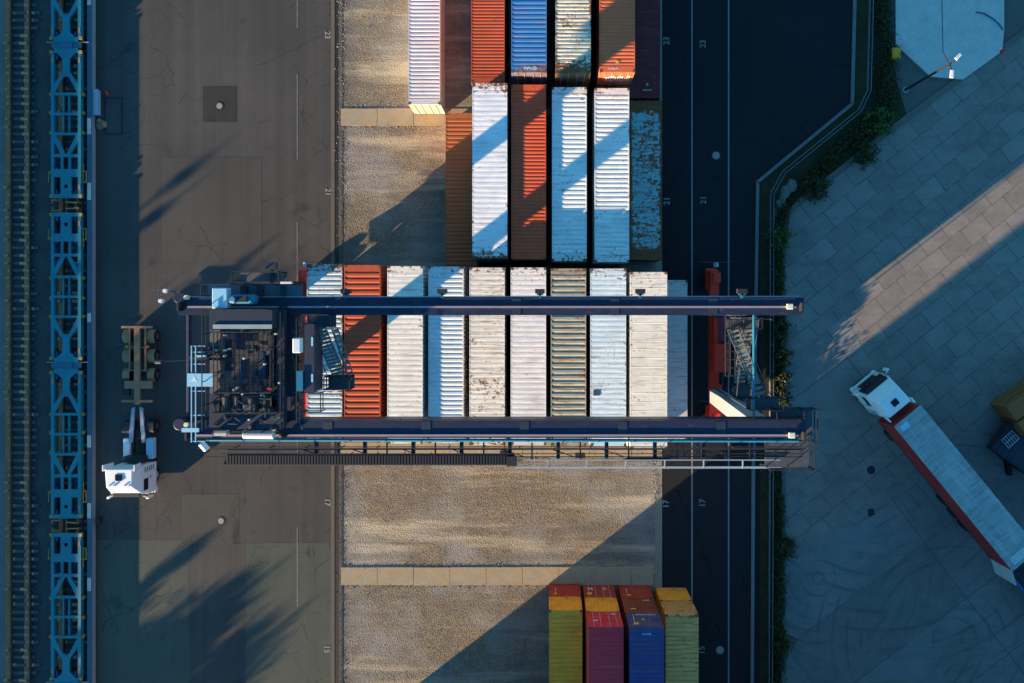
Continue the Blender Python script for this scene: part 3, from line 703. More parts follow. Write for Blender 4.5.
# west end: sensor arms, north gallery, mesh
m = MB()
m.bar((gx(160), gy(290), ZT+.2), (gx(182), gy(292.5), ZT+.2), .09); m.bar((gx(160.5), gy(290), ZT+.2), (gx(160.5), gy(301), ZT+.2), .07)
m.bar((gx(150), gy(290), ZT+.2), (gx(160), gy(290), ZT+.2), .04)
m.build('sensor_arm', M_steel, gN)
for px, py in ((168,291),(163.5,301)): MB().cyl((gx(px),gy(py),ZT+.1),(gx(px),gy(py),ZT+.42),.12,10).build('sensor', M_white, gN)
for py in (297.5, 424):
    MB().cyl((gx(180.5), gy(py), ZT-.9), (gx(180.5), gy(py), ZT+.15), .38, 16).build('sheave', M_navy, G, bevel=.05)
    MB().cyl((gx(188.5), gy(py), ZT+.1), (gx(188.5), gy(py), ZT+.35), .14, 10).build('end_lamp', M_cream, G)
deck(G, gx(205), gx(300), gy(296.5), gy(284), ZT-.4, sides='NW', mat=paint((.13,.15,.19), 'grey_floor_plate', .6, .3, scale=2), nm='gallery')
for x0, x1 in ((241,246),(257,262),(281,284)): MB().box(gx(x0), gx(x1), gy(295.5), gy(285.5), ZT-.395, ZT+.1).build('gallery_box', M_navy2, G)
_k = (CH-ZT-1.2)/CF
deck(G, (240-NX)*_k, (287-NX)*_k, (NY-281.5)*_k, (NY-272)*_k, ZT+1.2, sides='NEW', mat=paint((.10,.09,.085), 'open_grating', .8, .4, scale=10), nm='upper_gallery', h=1.3)
f = MB().box((271-NX)*_k, (274.5-NX)*_k, (NY-283)*_k, (NY-270)*_k, ZT+1.25, ZT+1.4).build('floodlight', M_dark, G)
MB().box((268-NX)*_k, (278-NX)*_k, (NY-269.5)*_k, (NY-262.5)*_k, ZT+1.2, ZT+1.6).build('lamp_head', M_navy2, f)

# ------------------------------------------------------------------ trolley parked at the west end (runs on the girders)
KH = (CH-ZT-1.0)/CF
hx = lambda px: (px-NX)*KH
hy = lambda py: (NY-py)*KH
T = thing('crane_trolley', 'dark trolley machinery parked on the west end of the gantry girders', 'crane trolley', (hx(255), hy(365), ZT+.1))
ZR = ZT+.12
fr = MB()
fr.box(hx(206), hx(216), hy(428), hy(309), ZR, ZR+.45); fr.box(hx(275), hx(282), hy(428), hy(309), ZR, ZR+.45)
fr.box(hx(216), hx(275), hy(331), hy(329), ZR, ZR+.4); fr.box(hx(216), hx(275), hy(397), hy(394), ZR, ZR+.4)
fr.build('trolley_frame', M_navy2, T)
for py in (307, 435.2):
    for px in (212, 279): MB().cyl((hx(px), gy(py)-.07, ZT+.33), (hx(px), gy(py)+.07, ZT+.33), .24, 16).build('wheel', M_dark, T)
hs = MB().box(hx(217), hx(276), hy(328), hy(309), ZR+.1, ZR+1.5).build('machine_house', M_navy2, T)
MB().box(hx(218), hx(276), hy(328.5), hy(324.2), ZR+1.502, ZR+1.56).build('roof_edge', paint((.30,.36,.34), 'pale_green_paint', .5, .3), hs)
fl = MB()
for k in range(12): fl.bar((hx(219+k*4.8), hy(394), ZR+.02), (hx(219+k*4.8), hy(331), ZR+.02), .035)
for k in range(9): fl.bar((hx(217), hy(334+k*7.4), ZR+.05), (hx(275), hy(334+k*7.4), ZR+.05), .035)
fl.build('floor_grating', M_steel, T)
m = MB()
for x0, x1, y0, y1, z in ((232,238,333,350,.3),(243,250,333,341,.5),(221,227,340,372,.2),(255,262,352,380,.35),(236,242,360,388,.2)): m.box(hx(x0), hx(x1), hy(y1), hy(y0), ZR-.3, ZR+z)
m.build('cabinet', M_navy2, T)
m = MB()
for px, py, r_, L in ((226,404,.3,.8),(252,406,.32,.9),(237,402,.25,.7),(265,402,.22,.8)): MB().cyl((hx(px), hy(py)-L/2, ZR+.7), (hx(px), hy(py)+L/2, ZR+.7), r_, 14).build('hoist_drum', M_dark, T)
MB().box(hx(243.5), hx(256), hy(412.5), hy(404), ZR+.9, ZR+1.0).build('motor', M_steel, T, bevel=.06)
MB().box(hx(216), hx(281), hy(430), hy(413), ZR+.2, ZR+.6).build('south_deck', M_navy2, T)
MB().box(hx(213.5), hx(226), hy(436), hy(431), ZR+.4, ZR+.9).build('junction_box', paint((.62,.55,.52), 'beige_box', .5, .1), T)
MB().cyl((hx(241), hy(435.5), ZR+.5), (hx(272), hy(435.8), ZR+.5), .26, 14).build('cylinder_tank', paint((.62,.58,.55), 'beige_tank', .5, .1), T, bevel=.05)
MB().box(hx(215), hx(230.2), hy(308.5), hy(288), ZR+.7, ZR+1.3).build('motor_hood', M_lblue, T, bevel=.05)
mt = MB().box(hx(234), hx(258), hy(304.5), hy(294.5), ZR+.6, ZR+1.5).build('teal_motor', M_teal, T, bevel=.2)
MB().box(hx(241), hx(252), hy(302), hy(296.5), ZR+1.5, ZR+1.7).build('motor_cover', M_dark, mt)
MB().cyl((hx(238), hy(300.5), ZR+1.5), (hx(238), hy(300.5), ZR+1.8), .16, 10).build('motor_cap', M_white, mt)
wl = MB().box(hx(207.5), hx(218), hy(394), hy(330), ZR+.5, ZR+.56).build('walkway', paint((.13,.13,.13), 'walkway_plate', .6, .5), T)
MB().rail([(hx(206.8), hy(428)), (hx(206.8), hy(310))], ZR+.5, 1.0, 1.3, .05).rail([(hx(218.2), hy(392)), (hx(218.2), hy(332))], ZR+.5, 1.0, 1.3, .05).build('handrail', M_dark, wl)
pn = MB().box(hx(188.5), hx(214), hy(386.3), hy(373.3), ZR+.9, ZR+1.05).build('panel_roof', M_lblue, T)
MB().prism([(hx(191.5), hy(381)), (hx(199.5), hy(381)), (hx(197.8), hy(379.6)), (hx(195.4), hy(375.4)), (hx(194), hy(379.5))], ZR+1.05, ZR+1.057).build('emblem', M_white, pn)
m = MB()
for px in (192.4, 196.6): m.bar((hx(px), hy(346), ZR+1.0), (hx(px), hy(442), ZR+1.0), .05)
for py in (346, 352, 364, 391, 415, 441): m.bar((hx(191.5), hy(py), ZR+.98), (hx(206), hy(py), ZR+.98), .045)
m.build('ladder_frame', M_lblue, T)
m = MB().bar((hx(187), hy(358), ZR+.7), (hx(232), hy(360), ZR+.7), .16); m.bar((hx(200), hy(356), ZR+.9), (hx(226), hy(354.5), ZR+.9), .1)
m.box(hx(199), hx(209), hy(357.5), hy(354.5), ZR+1.0, ZR+1.2)
m.build('cable_arm', M_dark, T)
MB().box(hx(199.5), hx(209), hy(356.8), hy(354.8), ZR+1.2, ZR+1.26).build('arm_cover', M_lblue, T)
m = MB(); m.bar((hx(157), hy(362), ZR+.7), (hx(200), hy(360), ZR+.7), .018); m.cyl((hx(154), hy(362), ZR+.7), (hx(159.5), hy(362), ZR+.7), .13, 10)
m.build('camera_boom', M_steel, T)
MB().cyl((hx(199), hy(444), ZR+.6), (hx(203), hy(451), ZR+.4), .2, 10).build('horn_lamp', M_white, T)
MB().box(hx(185), hx(202), hy(431), hy(427), ZR+1.2, ZR+1.3).build('small_panel', M_lblue, T)
bits = random.Random(11); 
for i in range(110):
    px = bits.uniform(208, 280); py = bits.choice((bits.uniform(393, 428), bits.uniform(331, 395)))
    a = bits.uniform(.8, 2.2); b = bits.uniform(.8, 2.4); z = ZR+bits.uniform(.1, .8)
    MB().box(hx(px-a), hx(px+a), hy(py+b), hy(py-b), z-.25, z).build('machine_unit' if i % 4 else 'valve_box', (M_dark, M_navy2)[i % 2] if i % 4 else M_steel, T)
m = MB()
for i in range(16):
    px = bits.uniform(208, 282); py = bits.uniform(330, 440); MB().cyl((hx(px), hy(py), ZR+.6), (hx(px), hy(py), ZR+.9), .06, 8).build('warning_lamp', M_cream, T)
m = MB()
for i in range(22):
    px = bits.uniform(210, 280); py = bits.uniform(396, 428); q = bits.uniform(4, 14)
    MB().bar((hx(px), hy(py), ZR+.9), (hx(px+q*bits.choice((0, 1))), hy(py+q*bits.choice((0, .6))+.5), ZR+.9), .06).build('pipework', M_steel, T)
for pts in ([(hx(217), hy(332)), (hx(274), hy(332)), (hx(274), hy(392)), (hx(217), hy(392))], [(hx(216), hy(412)), (hx(280), hy(412))], [(hx(216), hy(431)), (hx(280), hy(431))], [(hx(284), hy(312)), (hx(284), hy(428))], [(hx(300), hy(318)), (hx(300), hy(420))]):
    MB().rail(pts, ZR+.5, 1.0, .9, .045).build('handrail', M_dark, T)
MB().rail([(hx(216), hy(309.5)), (hx(276), hy(309.5))], ZR+1.5, .9, 1.0, .045).build('handrail', M_dark, hs)
m = MB()
for i in range(30):
    px = bits.uniform(286, 299); py = bits.uniform(318, 420); MB().bar((hx(px), hy(py), ZR+.1), (hx(px+bits.choice((0, 6))), hy(py+bits.choice((0, 12))+.5), ZR+.1), .05).build('cable_run', M_steel, T)
# operator cab hanging east of the trolley, with its stairs
cz = ZT-.6; kc = (CH-cz-2.2)/CF
cx = lambda px: (px-NX)*kc
cy = lambda py: (NY-py)*kc
cab = MB().frus(cx(305.5), cx(312.5), cy(392), cy(325), cz+.2, cx(304.5), cx(314), cy(393), cy(324), cz+2.2).build('operator_cab', M_navy2, T)
for a_, b_ in ((346,337),(382,374)): MB().box(cx(311.4), cx(313.2), cy(a_), cy(b_), cz+2.2, cz+2.24).build('skylight', M_lblue, cab)
MB().box(cx(297.5), cx(305.5), cy(352), cy(337.5), cz+2.6, cz+3.1).build('air_conditioner', M_white, cab, bevel=.05)
MB().box(cx(297), cx(303.2), cy(391), cy(371), cz+1.6, cz+2.3).build('fan_box', M_teal, cab)
for py in (326, 392): MB().box(cx(299), cx(303), cy(py), cy(py)+.15, ZT-.3, ZT+.5).build('hanger', M_navy, cab)
kd = (CH-cz-1)/CF
dx_ = lambda px: (px-NX)*kd
dy_ = lambda py: (NY-py)*kd
deck(T, dx_(308), dx_(337), dy_(327), dy_(314), cz+1.2, sides='NEW', mat=M_navy2, nm='cab_platform')
deck(T, dx_(321), dx_(348), dy_(391), dy_(377), cz-.5, sides='NSEW', mat=M_grate, nm='boarding_platform')
stairs(T, (dx_(319), dy_(327), cz+1.1), (dx_(332), dy_(377), cz-.5), .75)
stairs(T, (dx_(335), dy_(328), cz+1.1), (dx_(344), dy_(378), cz-.5), .35, steps=9)
MB().rail([(dx_(299), dy_(394)), (dx_(318), dy_(394)), (dx_(318), dy_(413)), (dx_(299), dy_(413))], cz-.5, 1.0, .9, .045).build('handrail', M_dark, T)

# ------------------------------------------------------------------ railway tracks
def track(cxw, lb, mats):
    t = thing('railway_track', lb, 'railway track', (cxw, 0, 0), 'railway tracks')
    for s in (-.75, .75):
        MB().box(cxw+s-.036, cxw+s+.036, YS, YN, .17, .30).box(cxw+s-.07, cxw+s+.07, YS, YN, .13, .145).build('rail', mats[0], t)
    y = -33.0; s0 = None
    for i in range(99):
        yy = -32.0+i*.61
        if s0 is None: s0 = MB().frus(cxw-1.15, cxw+1.15, yy-.13, yy+.13, -.02, cxw-1.13, cxw+1.13, yy-.10, yy+.10, .125).build('sleeper', mats[1], t)
        else:
            c = s0.copy(); COL.objects.link(c); c.location = (rnd.uniform(-.03,.03), i*.61+rnd.uniform(-.03,.03), 0); c.parent = t; c.rotation_euler = (0,0,rnd.uniform(-.01,.01))
    return t
t = NT('sleeper_sunlit'); _s = t.n('ShaderNodeSeparateXYZ'); t.l(t.tc, _s.inputs[0]); _x = _s.outputs[0]
_k = t.math('MULTIPLY', t.math('GREATER_THAN', _x, .12), t.math('LESS_THAN', _x, .70)); _k = t.math('MAXIMUM', _k, t.math('LESS_THAN', _x, -.82))  # tan bands left of each rail: grazing sun painted into the sleeper colour
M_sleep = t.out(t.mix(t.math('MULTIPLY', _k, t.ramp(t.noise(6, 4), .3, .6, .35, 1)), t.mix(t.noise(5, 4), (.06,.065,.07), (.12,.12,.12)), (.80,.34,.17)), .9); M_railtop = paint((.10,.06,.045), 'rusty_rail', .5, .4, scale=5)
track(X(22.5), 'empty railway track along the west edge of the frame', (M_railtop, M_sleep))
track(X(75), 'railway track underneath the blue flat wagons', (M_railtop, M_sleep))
# brownish ballast strips by the rail feet, low sunlight painted into their colour
M_sunballast = ballast_mat((.60,.20,.08), 8)
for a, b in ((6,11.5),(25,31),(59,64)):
    struct('sunlit_ballast', MB().box(X(a), X(b), YS, YN, -.03, .085 if a < 50 else .03), M_sunballast)
# ------------------------------------------------------------------ flat wagons
kwz = .84
def wag(px): return (px-NX)*(CH-kwz)/CF
UP = (CH-kwz)/CF
def half(parent, sgn, cxw):
    """one platform; d in photo px from the joint, sgn=+1 runs north"""
    q = lambda d: sgn*d*UP
    z1, z0 = kwz, kwz-.16
    W = 1.19
    f = MB()
    def bx(x0, x1, d0, d1, a=z0, b=z1):
        y0, y1 = sorted((q(d0), q(d1))); f.box(x0, x1, y0, y1, a, b)
    bx(-W, -W+.24, 6, 153, z0-.25); bx(W-.24, W, 6, 153, z0-.25)
    bx(-W+.24, W-.24, 3, 8)
    # hourglass
    def pr(pts): f.prism([(x, q(d)) for x, d in pts], z0+.01, z1-.003)
    pr([(-W+.24,8),(-.75,8),(-.30,13),(-.26,22),(-.30,27),(-.12,31),(.12,31),(.30,27),(.26,22),(.30,13),(.75,8),(W-.24,8)])
    for s in (-1, 1):
        pr([(s*.30,27),(s*.05,31.5),(s*.25,32),(s*(W-.24),49),(s*(W-.24),39)])
        pr([(s*(W-.24),86),(s*(W-.24),97),(s*.30,110),(s*.02,110)])
    for d in (47.5, 67.5, 87.5): bx(-W+.24, W-.24, d, d+2.6, z0+.02, z1-.006)
    bx(-.30,-.20,50,88,z0-.1,z1-.05); bx(.16,.26,50,88,z0-.1,z1-.05)
    # end deck with recesses
    bx(-W+.24, W-.24, 109, 112); bx(-W+.24, W-.24, 124, 132); bx(-W+.24, W-.24, 149, 153)
    bx(-.40,-.22,112,124); bx(.20,.38,112,124)
    bx(-.42,-.14,132,149); bx(.14,.42,132,149); bx(-.14,.14,132,139.5); bx(-.14,.14,143,149)
    f.build('wagon_frame', M_wagon, parent)
    m = MB()
    for x0, x1 in ((-W+.25,-.41),(.39,W-.25)):
        for d0, d1 in ((112,124),(132,149)):
            y0, y1 = sorted((q(d0), q(d1))); m.box(x0, x1, y0, y1, kwz-.42, kwz-.36)
    m.build('recess_floor', M_wheelb, parent)
    m = MB()
    for s in (-1, 1):
        for d in (67.5, 87.5, 49): y0 = q(d); m.box(s*(W+.09)-.08, s*(W+.09)+.08, y0-.12, y0+.12, kwz-.35, kwz-.05)
    m.build('twist_lock', M_ochre, parent)
    m = MB()
    for s in (-1, 1):
        for d in (7, 151): y0 = q(d); m.box(s*(W-.02)-.12, s*(W-.02)+.12, y0-.13, y0+.13, kwz-.1, kwz+.03)
        for d in (15, 142) : m.box(s*(W-.13)-.07, s*(W-.13)+.07, q(d)-.2, q(d)+.2, kwz-.02, kwz+.012)
    m.build('corner_lug', M_ochre, parent)
def bogie(parent, yc):
    b = MB().box(-.95,-.80,yc-1.35,yc+1.35,.45,.75).box(.80,.95,yc-1.35,yc+1.35,.42,.64).box(-.8,.8,yc-.2,yc+.2,.40,.58).build('bogie', M_dark, parent)
    for dy in (-.9, .9):
        for s in (-1, 1): MB().cyl((s*.75-.065, yc+dy, .56), (s*.75+.065, yc+dy, .56), .26, 20).build('wheel', M_wheelb, b)
        MB().cyl((-.68, yc+dy, .56), (.68, yc+dy, .56), .08, 8).build('axle', M_rust, b)
W0 = thing('flat_wagon', 'x', 'flat wagon', (0,0,0), 'blue articulated flat wagons')
half(W0, 1, 0); half(W0, -1, 0)
bogie(W0, 0); bogie(W0, 136*UP); bogie(W0, -136*UP)
MB().box(-1.17,1.17,-3*UP+.01,3*UP-.01,kwz-.2,kwz-.05).box(-.55,.5,-3.6*UP,3.6*UP,kwz-.05,kwz+.02).build('joint_plate', paint((.03,.14,.20),'joint_plate_paint',.6,.3), W0)
MB().bar((-1.6, 3.2*UP, kwz-.1), (1.75, 3.2*UP, kwz-.1), .05).build('brake_lever', M_rail_lt, W0)
for s in (-1, 1):
    for x in (-.87, .87):
        b = MB().cyl((x, s*153*UP, .72), (x, s*158.5*UP, .72), .10, 10).build('buffer', M_rust, W0)
        MB().cyl((x, s*158.5*UP, .72), (x, s*159.3*UP, .72), .22, 14).build('buffer_head', M_dark, b)
    MB().box(-.1,.1,*sorted((s*153*UP, s*160*UP)),.6,.8).build('coupler', M_rust, W0)
    MB().bar((-1.1, s*155.5*UP, .8),(-1.1, s*158.5*UP, .8),.06).bar((-1.15, s*155*UP, .8),(-.5, s*155*UP, .8),.07).bar((.0, s*157*UP, .8),(1.0, s*157.6*UP, .8),.09).build('handrail', M_ochre, W0)
    m = MB().bar((1.3, s*118*UP,.7),(1.3, s*138*UP,.7),.07); m.bar((1.5, s*126*UP,.65),(1.5, s*137*UP,.65),.07)
    for d in (126, 137): m.bar((1.15, s*d*UP, .68),(1.55, s*d*UP, .68),.09)
    m.bar((-1.45, s*127*UP,.68),(-1.45, s*137*UP,.68),.07); m.bar((-1.5, s*127*UP,.68),(-1.15, s*127*UP,.68),.12)
    m.build('brake_rigging', M_ochre, W0)
for i, (py, lb) in enumerate(((45, 'northmost blue articulated flat wagon, cut by the top of the frame'), (365.5, 'middle blue articulated flat wagon, beside the white truck'), (686, 'southmost blue articulated flat wagon, cut by the frame bottom'))):
    o = W0 if i == 0 else copy_tree(W0)
    o.location = (wag(65.8), (NY-py)*(CH-kwz)/CF, 0); o['label'] = lb; o['group'] = 'blue articulated flat wagons'
# ------------------------------------------------------------------ low wall beside the track
wl = thing('low_wall', 'long low concrete wall between the railway and the asphalt', 'wall', (X(94), 0, 0))
M_wall = concrete('wall_concrete', (.28,.30,.32), 2); M_wallp = concrete('pale_wall_concrete', (.60,.55,.48), 4)
M_wallt = paint((.05,.12,.17), 'painted_wall_cap', .6, .3)
MB().box(X(92.2), X(95.6), YS, YN, -.02, .52).build('wall_body', M_wall, wl)
MB().box(X(91.8), X(96.0), YS, YN, .522, .62).build('wall_cap', M_wallt, wl)
for a, b in ((-6,8),(120,136),(184,201),(313,322),(434,446),(501,516),(575,588)): MB().box(X(92.0), X(95.9), Y(b), Y(a), .622, .635).build('cap_patch', M_wallp, wl)
x = thing('utility_cabinet', 'grey-blue utility cabinet standing against the low wall', 'cabinet', tuple(P(100,103)))
MB().box(X(96.4), X(101), Y(116), Y(91), 0, .42).build('cabinet_body', paint((.30,.36,.42),'cabinet_paint',.5,.15), x, bevel=.03)
MB().box(X(96.2), X(101.4), Y(116.4), Y(90.6), .42, .47).build('lid', paint((.33,.40,.46),'cabinet_lid',.5,.15), x)
r_ = random.Random(3); m = MB()
for i in range(9):
    a = r_.uniform(0, 6.28); p = P(101.5+r_.uniform(-3,3.5), 124+r_.uniform(-3,3)); m.cyl((p.x,p.y,-.02), (p.x+.05,p.y,.08+r_.uniform(0,.16)), .28, 9, .1)
tag(m.build('sand_pile', soil('sand',(.26,.19,.11),(.36,.27,.17)), None, smooth=True), 'small tan sand heap beside the grey-blue cabinet', 'sand heap')
tag(MB().prism([tuple(P(a,b)[:2]) for a,b in ((105,90),(108.5,92),(109,96.5),(107,95))], 0, .12).build('road_flare', M_red), 'small red wedge on the asphalt by the utility cabinet', 'wedge')
m = MB(); a = [tuple(P(*q)[:2]) for q in ((105,98),(122,98),(122,134),(105,134))]
for i in range(4): m.bar((*a[i],.02), (*a[(i+1)%4],.02), .07, .04)
tag(m.build('access_frame', M_dark), 'dark rectangular access frame set in the shaded asphalt', 'access frame')
tag(MB().box(X(98.5),X(102.5),Y(523),Y(517),0,.35).frus(X(98.5),X(102.5),Y(523),Y(517),.35,X(99.3),X(101.8),Y(522),Y(518),.45).build('bollard_block', M_dark), 'small dark block beside the low wall below the white cab', 'block')

# ------------------------------------------------------------------ trucks
M_cabw = paint((.80,.79,.78), 'truck_white_paint', .3, .06)
def tractor_cab(root, zr=3.75):
    """faces +y; cab front at y=0, back at y=-2.35"""
    W = 1.22; s = {}
    b = MB()
    b.frus(-W, W, -2.3, -.05, .55, -W, W, -2.3, 0.02, 1.7)
    cb = b.build('lower_body', M_cabw, root, bevel=.06)
    # upper body: hexahedron with sloped windscreen
    u = MB().add([(-W,-2.3,1.7),(W,-2.3,1.7),(W,0.02,1.7),(-W,0.02,1.7),(-W+.04,-2.3,2.75),(W-.04,-2.3,2.75),(W-.05,-.28,2.75),(-W+.05,-.28,2.75)],
                 [(3,2,1,0),(4,5,6,7),(0,1,5,4),(1,2,6,5),(2,3,7,6),(3,0,4,7)]).build('cab_shell', M_cabw, root, bevel=.05)
    rf = MB().add([(-W+.04,-2.3,2.75),(W-.04,-2.3,2.75),(W-.05,-.28,2.75),(-W+.05,-.28,2.75),(-W+.16,-2.38,zr),(W-.16,-2.38,zr),(W-.22,-.95,zr-.08),(-W+.22,-.95,zr-.08)],
                 [(3,2,1,0),(4,5,6,7),(0,1,5,4),(1,2,6,5),(2,3,7,6),(3,0,4,7)]).build('roof', M_cabw, root, bevel=.09)
    MB().box(-.27,.27,-1.95,-1.45,zr-.03,zr+.025).build('roof_hatch', M_glass, rf, bevel=.03)
    m = MB()
    for xx in (-.75,-.4,.4,.75): m.box(xx-.05, xx+.05, -1.12,-1.0, zr-.06, zr+.03)
    m.build('marker_lamp', M_cabw, rf)
    for sx in (-1, 1): MB().frus(*sorted((sx*(W-.22), sx*(W-.12))), -2.62, -2.2, 2.6, *sorted((sx*(W-.08), sx*(W+.02))), -2.66, -2.2, zr+.02).build('air_deflector', M_cabw, root, bevel=.02)
    ws = MB().add([(-W+.14,.075,1.78),(W-.14,.075,1.78),(W-.2,-.215,2.72),(-W+.2,-.215,2.72),(-W+.14,.04,1.76),(W-.14,.04,1.76),(W-.2,-.26,2.72),(-W+.2,-.26,2.72)],
                 [(0,1,2,3),(7,6,5,4),(0,3,7,4),(1,5,6,2),(0,4,5,1),(3,2,6,7)]).build('windscreen', M_glass, u)
    MB().frus(-W+.2, W-.2, -.22, .02, 2.70, -W+.22, W-.22, -.28, -.02, 2.76).build('sun_visor', M_dark, root)
    for sx in (-1, 1):
        x0, x1 = sorted((sx*(W-.03), sx*(W+.012)))
        dr = MB().box(x0, x1, -1.45, -.2, .9, 2.62).build('door', M_cabw, root)
        x0, x1 = sorted((sx*W, sx*(W+.022)))
        MB().box(x0, x1, -1.3, -.4, 1.85, 2.5).build('side_window', M_glass, dr)
        x0, x1 = sorted((sx*(W+.01), sx*(W+.05)))
        MB().box(x0, x1, -1.4, -1.2, 1.5, 1.56).build('handle', M_dark, dr)
        mr = MB().bar((sx*(W-.02), .0, 2.5), (sx*(W+.32), .12, 2.5), .05).build('mirror', M_cabw, root)
        x0, x1 = sorted((sx*(W+.18), sx*(W+.42))); MB().box(x0, x1, .05, .22, 1.75, 2.5).build('mirror_head', M_cabw, mr, bevel=.04)
        x0, x1 = sorted((sx*.78, sx*1.16)); MB().box(x0, x1, 0.0, .10, .75, .98).build('headlight', M_cream, root, bevel=.02)
        x0, x1 = sorted((sx*(W-.12), sx*(W+.03))); MB().box(x0, x1, -2.25, -1.75, .7, 2.9).build('side_fairing', M_cabw, root, bevel=.03)
        m = MB()
        for k in range(5): m.box(*sorted((sx*(W+.03), sx*(W+.045))), -2.2, -1.8, 1.1+k*.3, 1.2+k*.3)
        m.build('air_intake', M_dark, root)
        x0, x1 = sorted((sx*.86, sx*1.2)); MB().cyl((x0, -1.2, .52), (x1, -1.2, .52), .52, 22).build('front_wheel', M_black, root, bevel=.04)
        MB().cyl((sx*1.19, -1.2, .52), (sx*1.215, -1.2, .52), .28, 14).build('hub', M_rail_lt, root)
    MB().box(-.75,.75,.02,.06,.9,1.6).build('grille', M_dark, root)
    MB().box(-W-.01, W+.01, -.3, .16, .35, .72).build('bumper', M_cabw, root, bevel=.06)
    MB().box(-.9,.9,.161,.18,.45,.6).build('number_plate_panel', M_dark, root)
def tractor_chassis(root, rear=-6.1, dual=True):
    m = MB().box(-.45,-.36,rear,-2.2,.75,1.0).box(.36,.45,rear,-2.2,.75,1.0)
    for y in (-3.0,-4.2,-5.6): m.box(-.36,.36,y-.06,y+.06,.78,.98)
    m.build('chassis', M_dark, root)
    for sx in (-1, 1):
        x0, x1 = sorted((sx*.62, sx*1.24)); MB().cyl((x0, rear+1.1, .52), (x1, rear+1.1, .52), .52, 22).build('rear_wheel', M_black, root, bevel=.04)
        MB().cyl((sx*1.23, rear+1.1, .52), (sx*1.25, rear+1.1, .52), .25, 14).build('hub', M_steel, root)
        x0, x1 = sorted((sx*.55, sx*1.25))
        MB().frus(x0, x1, rear+.62, rear+1.58, 1.08, x0, x1, rear+.8, rear+1.4, 1.16).build('mudguard', M_dark, root)
t1 = thing('container_truck', 'white tractor unit with an empty skeletal container trailer on asphalt', 'truck', (0,0,0))
tractor_cab(t1)
tractor_chassis(t1, -6.2)
for sx, mt in ((1, M_white), (-1, M_lblue)):
    x0, x1 = sorted((sx*.62, sx*1.18)); MB().box(x0, x1, -4.2, -2.55, .5, 1.1).build('fuel_tank', mt, t1, bevel=.08)
MB().box(-.8,.8,-2.9,-2.45,1.0,1.9).build('engine_cover', M_dark, t1, bevel=.05)
m = MB()
for s in (-1, 1): m.prism([(s*.20,-6.7),(s*.42,-6.6),(s*.62,-4.6),(s*.60,-3.9),(s*.38,-3.9),(s*.30,-4.8)], 1.05, 1.22)
m.build('fifth_wheel', M_rail_lt, t1)
sk = MB().box(-.22,.22,-13.0,-6.9,1.05,1.25)
for y in (-7.15, -13.0): sk.box(-1.22,1.22,y-.09,y+.09,1.10,1.26)
sk.box(-1.15,1.0,-8.75,-8.15,1.02,1.22); 
for y in (-9.6,-11.4): sk.box(-.62,.62,y-.04,y+.04,1.05,1.16)
for s in (-.62,.62): sk.box(s-.05,s+.05,-12.9,-9.5,1.03,1.18)
sk.build('trailer_spine', paint((.34,.17,.09), 'primer_brown_paint', .7, .3, rust=.2), t1)
MB().box(.7,1.2,-8.9,-7.6,.8,1.05).build('tool_box', M_dark, t1)
for k, y in enumerate((-9.1,-10.6,-12.15)):
    y -= .1
    for sx in (-1, 1):
        x0, x1 = sorted((sx*.72, sx*1.24)); wv = MB().cyl((x0, y, .5), (x1, y, .5), .5, 22).build('trailer_wheel', M_black, t1, bevel=.04)
        MB().cyl((sx*1.23, y, .5), (sx*1.25, y, .5), .24, 14).build('hub', M_steel, wv)
        m = MB(); x0, x1 = sorted((sx*.70, sx*1.26))
        for q in range(6):
            a0 = R(25+q*22); a1 = R(25+(q+1)*22)
            m.add([(x0,y+.58*math.cos(a0),.5+.58*math.sin(a0)),(x1,y+.58*math.cos(a0),.5+.58*math.sin(a0)),(x1,y+.58*math.cos(a1),.5+.58*math.sin(a1)),(x0,y+.58*math.cos(a1),.5+.58*math.sin(a1))],[(0,1,2,3)])
        m.build('mudguard', paint((.32,.20,.10),'dusty_mudguard',.8,.4), t1)
    MB().cyl((-.8,y,.5),(.8,y,.5),.07,8).build('axle', M_dark, t1)
for s in (-.62,.62): MB().cyl((s*1.25,-11.45,1.0),(s*1.25,-11.45,1.3),.12,10).build('side_lamp', M_ochre, t1)
t1.location = (-32.2, -14.75, 0); t1.rotation_euler = (0,0,R(180))
# right truck
t2 = thing('box_truck', 'white cab articulated truck with grey-roofed dark red box trailer', 'truck', (0,0,0))
tractor_cab(t2, 3.7); tractor_chassis(t2, -5.8)
tl0 = -2.95; TL = 14.0
def bxp(n, m, *a, **k): return MB().box(*a).build(n, m, t2, **k)
body = bxp('trailer_body', cp('trailer_red_paint', (.42,.022,.03), rust=.10, seed=50, stain=.05), -1.27, 1.27, tl0-TL, tl0, 1.2, 3.98)
M_tarp = NT('tarp_roof'); _c = M_tarp.mix(M_tarp.noise(1.2, 5), (.24,.27,.26), (.38,.41,.40)); _c = M_tarp.mix(M_tarp.ramp(M_tarp.noise(1, 6, M_tarp.map(scale=(.5,3,1)), .7), .48, .66, 0, .6), _c, (.14,.15,.14)); _c = M_tarp.mix(M_tarp.ramp(M_tarp.noise(1, 5, M_tarp.map(scale=(3,.3,1))), .52, .68, 0, .5), _c, (.48,.50,.48)); M_tarp = M_tarp.out(_c, .6)
rf = MB().box(-1.29,1.29,tl0-TL-.02,tl0+.02,3.98,4.03)
y = tl0-.9
while y > tl0-TL+.4: rf.frus(-1.27,1.27,y-.05,y+.05,4.03,-1.25,1.25,y-.02,y+.02,4.055); y -= .95
rfo = rf.build('trailer_roof', M_tarp, t2)
MB().box(-1.0,-.3,tl0-.7,tl0-.25,4.031,4.036).build('roof_patch', M_lblue, rfo)
